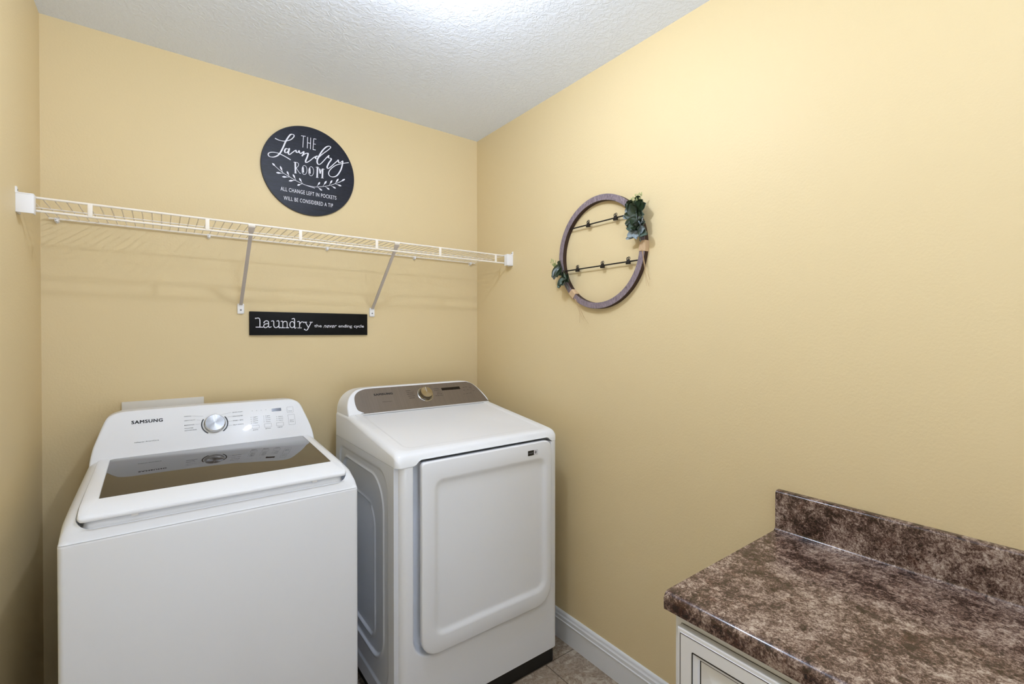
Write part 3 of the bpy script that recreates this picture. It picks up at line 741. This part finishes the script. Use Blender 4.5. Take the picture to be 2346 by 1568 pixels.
b = sheet(us, vs, fpanel, back=lambda c: (c.x, EF+0.0435, c.z)); obj('front_panel', b, M['white'], dr, 60)

# door: slab with a dished centre
DXa, DXb, DZa, DZb = -0.7355, -0.1630, 0.2725, 0.9285
IXa, IXb, IZa, IZb = -0.694, -0.186, 0.325, 0.868
def door_loop(d, y, r):
    return [(x, y, z) for x, z in rrect(DXa+d, DXb-d, DZa+d, DZb-d, r, 9, 8)]
def dish_loop(d, y, r):
    return [(x, y, z) for x, z in rrect(IXa+d, IXb-d, IZa+d*1.0, IZb-d, r, 9, 8)]
b = nb()
R1 = (0.062, 0.075, 0.034, 0.014)
yF = EF - 0.016
loft(b, [door_loop(0.006, EF+0.010, R1), door_loop(0.0005, EF+0.004, R1), door_loop(0, yF+0.006, R1), door_loop(0.0006, yF+0.0028, R1), door_loop(0.0022, yF+0.0008, R1), door_loop(0.0048, yF, R1),
         dish_loop(0.000, yF, (0.042, 0.047, 0.042, 0.037)), dish_loop(0.004, yF+0.0006, (0.040, 0.045, 0.040, 0.035)), dish_loop(0.008, yF+0.0022, (0.037, 0.042, 0.037, 0.032)), dish_loop(0.0125, yF+0.0046, (0.034, 0.039, 0.034, 0.029)), dish_loop(0.017, yF+0.0070, (0.031, 0.035, 0.031, 0.026)), dish_loop(0.0215, yF+0.0086, (0.027, 0.030, 0.027, 0.022)), dish_loop(0.026, yF+0.0092, (0.022, 0.025, 0.022, 0.018)), dish_loop(0.031, yF+0.0094, (0.018, 0.020, 0.018, 0.014))])
door = obj('door', b, M['white'], dr, 50)
b = nb(); add_box(b, -0.2865, -0.2575, yF-0.0008, yF, 0.8810, 0.9005); s_o = obj('sticker', b, M['black'], door, 0, label='small black feature sticker')
b = nb(); add_box(b, -0.2575, -0.2385, yF-0.0008, yF, 0.8810, 0.9005); o2 = obj('sticker', b, M['letter'], door, 0, label='small white certification sticker')
bm = nb(); outl = rrect(-0.2570, -0.2390, 0.8815, 0.9000, 0.0005, 1, 1); outl.append(outl[0]); add_ribbon(bm, outl, 0.0006, Vector((0, yF-0.0008, 0)), X, Z, NY, 0.0002)
add_poly(bm, [(-0.248+0.0042*math.cos(k*math.pi/8), 0.8912+0.0060*math.sin(k*math.pi/8)) for k in range(16)], Vector((0, yF-0.0008, 0)), X, Z, NY, 0.0003)
obj('sticker_seal', bm, M['ink'], o2, 0)
bm = nb(); fit_text(bm, 'STEAM', -0.283, -0.262, 0.8885, 0.0045, yF-0.0009); obj('sticker_text', bm, M['ink'], s_o, 0)

# stepped pressing on the visible side panel
def side_h(y, z):
    h = 0.0
    d1 = sd_rr(y, z, -0.725, -0.190, 0.120, 0.893, (0.10, 0.10, 0.05, 0.085)); h += 0.0045*smooth01(d1/0.016)
    d2 = sd_rr(y, z, -0.672, -0.235, 0.205, 0.851, (0.10, 0.10, 0.055, 0.11)); h += 0.0060*smooth01(d2/0.009) - 0.0036*math.exp(-((d2+0.002)/0.0055)**2)
    d3 = sd_rr(y, z, -0.576, -0.310, 0.250, 0.738, (0.05, 0.05, 0.05, 0.085)); h += 0.0055*smooth01(d3/0.007) - 0.0036*math.exp(-((d3+0.002)/0.0050)**2)
    return h
us = grid_vals(EF+0.0225, EB-0.006, [(-0.73, -0.55), (-0.35, -0.18)], 90, 30)
vs = grid_vals(0.066, ESZ-0.001, [(0.115, 0.31), (0.66, 0.90)], 90, 40)
b = sheet(us, vs, lambda y, z: (EX0-0.0155+0.0+side_h(y, z), y, z), back=lambda c: (EX0+0.0005, c.y, c.z))
o = obj('side_panel', b, M['white_side'], dr, 60)
# top cover with the raised flat lid area
EPR = [(-0.7955, 0.920), (-0.7955, 0.936), (-0.7935, 0.944), (-0.7890, 0.952), (-0.7810, 0.9585), (-0.7700, 0.9630), (-0.7550, 0.9665), (-0.70, 0.9735), (-0.2975, 1.0230), (-0.1, 1.0230)]
def eprof(y):
    if y <= EPR[1][0]: return EPR[1][1]
    for (a, za), (c, zc) in zip(EPR[1:], EPR[2:]):
        if y <= c: return za + (zc-za)*(y-a)/(c-a)
    return EPR[-1][1]
SX0 = EX0 - 0.0155
def etop(ds, df, r, dz=0.0, dropf=1.0):
    L = []
    for x, y in rrect(SX0+ds, EX1-ds, EF-0.001+df, EB-0.002, (r, r, 0.006, 0.006), 6, 70):
        L.append((x, y, max(lipz(x, y)+0.0015, eprof(y) - side_drop(ds, 0.019)*0.9*dropf - dz)))
    return L
def lipz(x, y):
    if y > EF+0.012: return ESZ
    return ESZ + 0.0175*smooth01((x+0.757)/0.026)*smooth01((-0.148-x)/0.026)
lip = rrect(SX0, EX1, EF-0.001, EB-0.002, (0.022, 0.022, 0.006, 0.006), 6, 70)
loops = [[(x, y, lipz(x, y-0.026)) for x, y in rrect(SX0+0.022, EX1-0.022, EF+0.024, EB-0.01, (0.012, 0.012, 0.006, 0.006), 6, 70)],
         [(x, y, lipz(x, y)) for x, y in lip]]
for ds, df, r in ((0.0004, 0.0, 0.022), (0.001, 0.0005, 0.023), (0.0025, 0.0015, 0.024), (0.005, 0.004, 0.026), (0.009, 0.008, 0.028), (0.014, 0.013, 0.030), (0.020, 0.020, 0.031), (0.0285, 0.030, 0.032)):
    loops.append(etop(ds, df, r))
for yb in (-0.290, -0.2975, -0.310):
    loops.append([(x, y, eprof(y)) for x, y in rrect(SX0+0.032, EX1-0.032, EF+0.034, yb, (0.030, 0.030, 0.006, 0.006), 6, 70)])
for d, dz in ((0.052, 0.0), (0.055, 0.0004), (0.060, 0.0022), (0.064, 0.0026)):
    loops.append([(x, y, eprof(y)-dz) for x, y in rrect(SX0+d, EX1-d+0.012, EF+d-0.002, -0.315+dz*2, (0.030, 0.030, 0.006, 0.006), 6, 70)])
b = nb(); loft(b, loops); obj('top_cover', b, M['white'], dr, 40)
# console
D0 = Vector((0, -0.300, 1.012)); D1 = Vector((0, -0.215, 1.110)); DU = (D1-D0).normalized(); DN = X.cross(DU).normalized()
if DN.y > 0: DN = -DN
def df_(x, s, h=0.0004): return Vector((0, -0.300, 1.018)) + X*x + DU*s + DN*h
D0s = Vector((0, -0.300, 1.018))
DO = [(-0.8140, -0.035), (-0.8135, 0.0), (-0.8125, 0.02), (-0.809, 0.05), (-0.799, 0.082), (-0.781, 0.110), (-0.757, 0.129), (-0.722, 0.1385), (-0.66, 0.1405), (-0.55, 0.1405), (-0.45, 0.1405), (-0.35, 0.1405), (-0.25, 0.1405), (-0.222, 0.1395), (-0.196, 0.134), (-0.172, 0.119), (-0.152, 0.094), (-0.136, 0.064), (-0.1225, 0.030), (-0.1185, 0.0), (-0.118, -0.035)]
DO = [(p.x, p.y) for p in catmull([Vector(p) for p in DO], 4)]
console(dr, 'console', DO, D0s, DU, DN, EB, M['white'], edge=0.006)
b = nb()
pan = [(-0.7710, 0.030), (-0.7745, 0.060), (-0.7700, 0.092), (-0.7560, 0.112), (-0.735, 0.1235), (-0.705, 0.1290), (-0.60, 0.1300), (-0.40, 0.1300), (-0.225, 0.1295), (-0.200, 0.1260), (-0.178, 0.1150), (-0.158, 0.0880), (-0.139, 0.0450), (-0.1285, 0.0120), (-0.1330, 0.0065), (-0.40, 0.0060), (-0.735, 0.0065), (-0.745, 0.0095), (-0.760, 0.0185)]
pan = [(p.x, p.y) for p in catmull([Vector(p) for p in pan], 4, True)]
add_poly(b, pan, df_(0, 0, -0.001), X, DU, DN, 0.0022); obj('control_panel', b, M['titan'], dr, 30, label='bronze-grey brushed control panel')
def dp(x, s, h=0.0012): return df_(x, s, h)
bm = nb(); face_text(bm, 'SAMSUNG', -0.686, -0.600, 0.0905, 0.0105, dp, DU, DN, heavy=0.0005, space=1.12); obj('brand_lettering', bm, M['ink_dark'], dr, 0)
bm = nb()
face_text(bm, 'Moisture Sensor', -0.657, -0.613, 0.0535, 0.0032, dp, DU, DN); obj('model_lettering', bm, M['ink_bronze'], dr, 0)
for s_, x0, x1, sb in (('NORMAL', -0.535, -0.512, 0.1008), ('HEAVY DUTY', -0.534, -0.498, 0.0905), ('BEDDING', -0.534, -0.503, 0.0810), ('PERM PRESS', -0.532, -0.499, 0.0705), ('DELICATES', -0.529, -0.504, 0.0600),
                       ('TOWELS', -0.396, -0.368, 0.0990), ('SANITIZE', -0.395, -0.366, 0.0895), ('WRINKLE', -0.385, -0.364, 0.0790), ('QUICK DRY', -0.388, -0.361, 0.0695), ('TIME DRY', -0.400, -0.358, 0.0600)):
    bm = nb(); face_text(bm, s_, x0, x1, sb, 0.0036, dp, DU, DN); obj('cycle_name', bm, M['ink_bronze'], dr, 0)
bm = nb(); add_poly(bm, [(-0.3545, 0.0885), (-0.2530, 0.0885), (-0.2545, 0.1035), (-0.3545, 0.1035)], dp(0, 0, 0.0010), X, DU, DN, 0.0004); obj('display', bm, M['screen'], dr, 0)
bm = nb()
for x0, x1, s0, s1 in ((-0.340, -0.322, 0.062, 0.072), (-0.318, -0.300, 0.062, 0.072), (-0.295, -0.277, 0.062, 0.072)):
    b = nb(); outline_rect(b, dp, DU, DN, x0, x1, s0, s1, 0.0005); obj('button_outline', b, M['ink_bronze'], dr, 0)
for x, s in ((-0.232, 0.096), (-0.216, 0.098), (-0.196, 0.094), (-0.236, 0.080), (-0.212, 0.081), (-0.182, 0.073), (-0.244, 0.058), (-0.226, 0.060), (-0.208, 0.061)):
    bm = nb(); face_text(bm, 'on' if s < 0.07 else 'Dry', x-0.005, x+0.005, s-0.002, 0.0032, dp, DU, DN); obj('button_name', bm, M['ink_bronze'], dr, 0)
b = nb(); add_lathe(b, dp(-0.446, 0.0755, 0.0), DN, [(0.0385, 0), (0.0385, 0.0010), (0.0355, 0.0022), (0.0345, 0.0012)], 64); obj('dial_ring', b, M['chrome'], dr)
dial(dr, dp, DU, DN, -0.446, 0.0755, 0.0300, 0.022, M['knob_bronze'], M['knob_bronze'], False)

# ------------------------------------------------------------------ photo hoop on the right wall
hy, hz, HR, HW, HD = -0.9285, 1.6855, 0.2275, 0.0240, 0.0225
hp = thing('photo_hoop', 'round wooden hoop with leaves, twine and photo clips hanging on the right wall', 'wall decoration', (0, hy, hz))
def ring_pt(r, a, x): return Vector((x, hy - r*math.cos(a), hz + r*math.sin(a)))    # a=0 towards the camera side
bm = nb(); n = 120; rows = []
prof = [(HR, -0.001), (HR, -HD+0.001), (HR-0.001, -HD), (HR-HW+0.001, -HD), (HR-HW, -HD+0.001), (HR-HW, -0.001)]
rws = [[bm.verts.new(ring_pt(r, 2*math.pi*k/n, x)) for r, x in prof] for k in range(n)]
for k in range(n):
    A, B = rws[k], rws[(k+1) % n]
    for i in range(len(prof)): j = (i+1) % len(prof); bm.faces.new((A[i], A[j], B[j], B[i]))
bm.faces.index_update(); bmesh.ops.recalc_face_normals(bm, faces=bm.faces)
hoop = obj('wooden_hoop', bm, M['hoop'], hp, 40)
hoop.data.materials.append(M['hoop_dark'])
for p in hoop.data.polygons:
    if abs(p.normal.x) < 0.35: p.material_index = 1
for z_ in (1.806, 1.629):
    a = math.asin((z_-hz)/(HR-0.01)); yy = (HR-0.006)*math.cos(a)
    b = nb(); add_tube(b, [(-0.0165, hy-yy, z_), (-0.0165, hy+yy, z_)], 0.0027, 10); obj('clip_bar', b, M['iron'], hp)
clip0 = None
def clip(y, z):
    bm = nb(); x = -0.0165
    add_box(bm, x-0.006, x+0.004, y-0.0085, y+0.0085, z-0.010, z+0.001, 0.001)
    loft(bm, [[(x-0.005, y-0.009, z-0.001), (x+0.004, y-0.009, z-0.001), (x+0.004, y+0.009, z-0.001), (x-0.005, y+0.009, z-0.001)], [(x-0.002, y-0.004, z+0.008), (x+0.001, y-0.004, z+0.008), (x+0.001, y+0.004, z+0.008), (x-0.002, y+0.004, z+0.008)]])
    for s in (-1, 1):
        pts = [(x-0.001+0.003*s, y + s*0.0056 + 0.0044*math.cos(t*math.pi/6), z+0.0110 + 0.0056*math.sin(t*math.pi/6)) for t in range(12)]
        add_tube(bm, pts, 0.0014, 6, closed=True)
    obj('photo_clip', bm, M['iron'], hp)
for y, z in ((-0.871, 1.806), (-1.015, 1.806), (-0.810, 1.629), (-0.949, 1.629), (-1.077, 1.629)): clip(y, z)
# twine wraps
def wrap(a0, a1):
    bm = nb(); k = 10; rows = []
    hw = HW/2+0.0025; hd = HD/2+0.0025
    for i in range(k+1):
        a = a0+(a1-a0)*i/k; cr = HR-HW/2
        sec = rrect(-hw, hw, -hd, hd, 0.005, 4, 1)
        rows.append([ring_pt(cr+u, a, min(-HD/2+v, -0.0003)) for u, v in sec])
    loft(bm, rows); obj('twine_wrap', bm, M['twine'], hp)
rad = math.radians
wrap(rad(3), rad(-7))
wrap(rad(223.5), rad(232))
# loose strings
random.seed(5)
bm = nb()
for (y0, z0, y1, z1, bow) in ((-1.147, 1.664, -1.170, 1.530, 0.004), (-1.145, 1.664, -1.160, 1.531, -0.003), (-1.150, 1.66, -1.176, 1.552, 0.006)):
    P_ = [(-0.026+0.008*t, y0+(y1-y0)*t + bow*math.sin(3.1*t), z0+(z1-z0)*t) for t in [i/8 for i in range(9)]]; add_tube(bm, P_, 0.0006, 5)
obj('loose_strings', bm, M['straw'], hp)
bm = nb()
for (y0, z0, y1, z1, bow) in ((-0.800, 1.510, -0.848, 1.412, 0.004), (-0.804, 1.506, -0.876, 1.398, 0.005), (-0.802, 1.506, -0.824, 1.403, -0.014), (-0.808, 1.503, -0.852, 1.42, -0.003)):
    P_ = [(-0.026+0.006*t, y0+(y1-y0)*t + bow*math.sin(3.1*t), z0+(z1-z0)*t) for t in [i/8 for i in range(9)]]; add_tube(bm, P_, 0.0006, 5)
obj('loose_strings', bm, M['straw'], hp)
# leaves: cupped oval blades with a stalk
def leaf(c, d, w, l, tilt, cup, m, parent, name='leaf'):
    """c = base point, d = direction in the wall plane (y,z), tilt = how far the blade turns off the wall"""
    d3 = Vector((-math.sin(tilt), d[0]*math.cos(tilt), d[1]*math.cos(tilt))).normalized()
    side = d3.cross(Vector((-1, 0, 0)))
    side = side.normalized() if side.length > 1e-3 else Vector((0, 1, 0))
    nrm = side.cross(d3).normalized(); 
    if nrm.x > 0: nrm = -nrm
    bm = nb(); rows = []; L = 9
    for i in range(L+1):
        t = i/L; ww = w*math.sin(math.pi*min(1, t*0.93+0.035))**0.62
        row = []
        for k in range(-3, 4):
            u = k/3
            p = Vector(c) + d3*l*t + side*ww*0.5*u + nrm*(cup*w*(u*u)*0.5 - cup*l*0.35*(t-0.45)**2)
            p.x = min(p.x, -0.0015)
            row.append(p)
        rows.append(row)
    tk = 0.0007
    top = [[bm.verts.new(p) for p in r] for r in rows]
    bot = [[bm.verts.new(p - nrm*tk) for p in r] for r in rows]
    for A, B, fl in ((top, None, 0), (bot, None, 1)):
        for i in range(L):
            for k in range(6):
                q = (A[i][k], A[i][k+1], A[i+1][k+1], A[i+1][k]); bm.faces.new(q if not fl else q[::-1])
    rim_t = top[0] + [r[-1] for r in top[1:]] + top[-1][-2::-1] + [r[0] for r in top[-2:0:-1]]
    rim_b = bot[0] + [r[-1] for r in bot[1:]] + bot[-1][-2::-1] + [r[0] for r in bot[-2:0:-1]]
    for i in range(len(rim_t)):
        j = (i+1) % len(rim_t); bm.faces.new((rim_t[i], rim_b[i], rim_b[j], rim_t[j]))
    return obj(name, bm, m, parent, 60)
DK, BL, MD = M['leaf_dark'], M['leaf_blue'], M['leaf_mid']
# the y axis runs away from the camera: picture-right is -y
sprigA = nb(); add_tube(sprigA, catmull([(-0.034, -1.147, 1.690), (-0.040, -1.140, 1.73), (-0.042, -1.134, 1.78), (-0.040, -1.128, 1.845)], 5), 0.0014, 6)
spA = obj('leaf_spray', sprigA, M['leaf_mid'], hp, label='large green and blue leaf spray on the upper right of the hoop')
for (y, z, a, w, l, tilt, cup, m) in (
    (-1.118, 1.800, 75, 0.040, 0.046, 0.5, 0.5, DK), (-1.135, 1.792, 110, 0.044, 0.050, 0.7, 0.5, DK), (-1.140, 1.800, 60, 0.040, 0.046, 0.3, 0.4, DK),
    (-1.125, 1.815, 140, 0.036, 0.044, 0.5, 0.4, DK), (-1.128, 1.822, 50, 0.030, 0.042, 0.4, 0.3, DK), (-1.132, 1.775, 200, 0.030, 0.048, 0.4, 0.3, DK),
    (-1.128, 1.786, 165, 0.028, 0.052, 0.2, 0.3, DK), (-1.120, 1.812, 175, 0.022, 0.044, 0.1, 0.3, BL), (-1.105, 1.795, 185, 0.020, 0.036, 0.2, 0.3, BL),
    (-1.138, 1.780, -20, 0.036, 0.036, 0.7, 0.5, DK), (-1.135, 1.775, 250, 0.036, 0.036, 0.8, 0.5, DK),
    (-1.125, 1.765, 190, 0.024, 0.030, 0.5, 0.4, BL), (-1.140, 1.762, 20, 0.026, 0.034, 0.5, 0.5, BL), (-1.135, 1.758, 230, 0.034, 0.040, 0.6, 0.6, MD),
    (-1.130, 1.745, 170, 0.030, 0.040, 0.4, 0.6, MD), (-1.138, 1.748, 60, 0.030, 0.030, 0.7, 0.5, BL), (-1.136, 1.735, 205, 0.026, 0.046, 0.3, 0.3, BL),
    (-1.138, 1.722, 193, 0.016, 0.056, 0.15, 0.3, BL), (-1.140, 1.730, 5, 0.026, 0.036, 0.4, 0.4, BL), (-1.145, 1.735, -35, 0.034, 0.046, 0.3, 0.5, MD),
    (-1.150, 1.812, 20, 0.026, 0.030, 0.4, 0.4, MD), (-1.148, 1.786, -10, 0.028, 0.028, 0.6, 0.5, MD), (-1.112, 1.828, 120, 0.022, 0.026, 0.3, 0.4, MD), (-1.138, 1.832, 85, 0.024, 0.028, 0.5, 0.4, DK),
    (-1.122, 1.772, 215, 0.024, 0.030, 0.3, 0.5, MD), (-1.144, 1.770, -30, 0.026, 0.028, 0.5, 0.5, BL), (-1.126, 1.752, 200, 0.020, 0.026, 0.6, 0.5, BL), (-1.148, 1.752, 15, 0.022, 0.026, 0.4, 0.4, MD),
    (-1.138, 1.730, -90, 0.032, 0.034, 0.5, 0.5, BL), (-1.150, 1.722, -15, 0.026, 0.034, 0.3, 0.4, MD), (-1.138, 1.745, -60, 0.030, 0.030, 0.9, 0.4, DK), (-1.130, 1.76, -80, 0.034, 0.034, 0.7, 0.4, DK)):
    leaf((-0.032, y, z), (-math.cos(rad(a)), math.sin(rad(a))), w*1.12, l, tilt, cup, m, spA)
def buds(P_, parent):
    bm = nb(); random.seed(int(abs(P_[0])*1e4))
    for k in range(16):
        c = Vector((-0.045+random.uniform(-.008, .008), P_[0]+random.uniform(-.016, .016), P_[1]+random.uniform(-.015, .016)))
        add_tube(bm, [c, c+Vector((-0.002, random.uniform(-.003, .003), 0.006))], [0.0022, 0.0009], 6)
        add_tube(bm, [c, Vector((-0.038, P_[0], P_[1]-0.02))], 0.0004, 4)
    return obj('pale_buds', bm, M['bud'], parent)
buds((-1.112, 1.838), spA); buds((-1.145, 1.846), spA)
sprigB = nb(); add_tube(sprigB, catmull([(-0.034, -0.772, 1.548), (-0.038, -0.757, 1.575), (-0.038, -0.735, 1.605), (-0.036, -0.712, 1.650)], 5), 0.0014, 6)
spB = obj('leaf_spray', sprigB, M['leaf_mid'], hp, label='smaller green leaf spray on the lower left of the hoop')
for (y, z, a, w, l, tilt, cup, m) in (
    (-0.715, 1.662, 235, 0.020, 0.050, 0.3, 0.4, DK), (-0.718, 1.655, 250, 0.022, 0.056, 0.5, 0.4, DK), (-0.722, 1.650, -60, 0.024, 0.048, 0.5, 0.4, DK), (-0.710, 1.645, 245, 0.018, 0.048, 0.2, 0.5, BL),
    (-0.728, 1.645, 268, 0.028, 0.046, 0.6, 0.4, DK), (-0.715, 1.655, 60, 0.020, 0.022, 0.4, 0.4, DK), (-0.735, 1.628, -40, 0.022, 0.036, 0.3, 0.4, DK),
    (-0.745, 1.605, -20, 0.032, 0.040, 0.6, 0.6, MD), (-0.750, 1.612, -75, 0.030, 0.050, 0.5, 0.4, MD), (-0.745, 1.608, 250, 0.026, 0.052, 0.3, 0.4, MD), (-0.752, 1.600, -100, 0.026, 0.046, 0.7, 0.5, DK), (-0.744, 1.600, 215, 0.018, 0.026, 0.3, 0.4, MD), (-0.757, 1.615, -55, 0.026, 0.042, 0.3, 0.5, DK)):
    leaf((-0.032, y-0.002, z-0.002), (-math.cos(rad(a)), math.sin(rad(a))), w*1.3, l*1.12, tilt, cup, m, spB)
buds((-0.690, 1.668), spB)
leaf((-0.030, -0.695, 1.658), (0.95, 0.3), 0.016, 0.022, 0.2, 0.3, M['bud'], spB)

# ------------------------------------------------------------------ counter and cabinet
KY0, KY1 = -1.6070, -3.00
kt = thing('countertop', 'brown stone-look laminate countertop with upstand along the right wall', 'countertop', (-0.28, -2.3, 0.78))
CZ, CT, CXF = 0.7985, 0.0375, -0.5520
def arc(cx_, cz_, r, a0, a1, n_=8): return [(cx_+r*math.cos(rad(a0+(a1-a0)*i/n_)), cz_+r*math.sin(rad(a0+(a1-a0)*i/n_))) for i in range(n_+1)]
P_ = [(CXF+0.001, CZ-CT)] + arc(CXF+0.017, CZ-0.017, 0.017, 180, 90, 12) + [(-0.3, CZ), (-0.035, CZ)] + arc(-0.035, CZ+0.012, 0.012, -90, -0, 6)
P_ += arc(-0.0145, 0.9103-0.0085, 0.0085, 180, 90, 6) + [(-0.001, 0.9103), (-0.001, CZ-CT+0.01), (-0.53, CZ-CT+0.01), (-0.53, CZ-CT)]
bm = nb(); ny = 1
loft(bm, [[(x, y, z) for x, z in P_] for y in (KY0, KY1)]); obj('worktop', bm, M['lam'], kt, 40)

cb = thing('base_cabinet', 'antique-white base cabinet with dark glazed panel doors under the brown countertop', 'cabinet', (-0.27, -2.3, 0))
b = nb(); add_box(b, -0.529, -0.004, -2.95, -1.622, 0.09, CZ-CT, 0.001); obj('cabinet_body', b, M['cab'], cb, 30)
b = nb(); add_box(b, -0.46, -0.004, -2.95, -1.630, 0.0, 0.091); obj('toe_kick', b, M['cab'], cb, 0)
def cab_door(y0, y1, z0, z1):
    """y0 > y1; overlay door with an ogee step and a raised centre panel"""
    xf = -0.549
    def lp(d, x): return [(x, -y, z) for y, z in rrect(-y0+d, -y1-d, z0+d, z1-d, 0.0008, 1, 1)]
    bm = nb()
    loft(bm, [lp(0, -0.5295), lp(0, xf+0.004), lp(0.002, xf+0.002), lp(0.0075, xf+0.0015), lp(0.0085, xf), lp(0.036, xf), lp(0.0375, xf+0.0015), lp(0.046, xf+0.005), lp(0.0485, xf+0.010), lp(0.062, xf+0.009), lp(0.082, xf+0.003), lp(0.084, xf+0.0025)])
    d = obj('door', bm, M['cab'], cb, 12)
    bm = nb()
    for dd, x, w in ((-0.0003, -0.5300, 0.0014), (0.0088, xf-0.0001, 0.0013), (0.0366, xf-0.0001, 0.0026), (0.0485, xf+0.0098, 0.0042)):
        o_ = rrect(-y0+dd, -y1-dd, z0+dd, z1-dd, 0.0006, 1, 1); o_.append(o_[0])
        add_ribbon(bm, [(-u, v) for u, v in o_], w, Vector((x, 0, 0)), Y, Z, Vector((-1, 0, 0)), 0.0003)
    obj('glaze_lines', bm, M['glaze'], d, 0)
cab_door(-1.637, -2.035, 0.115, 0.7365); cab_door(-2.045, -2.443, 0.115, 0.7365); cab_door(-2.453, -2.851, 0.115, 0.7365)
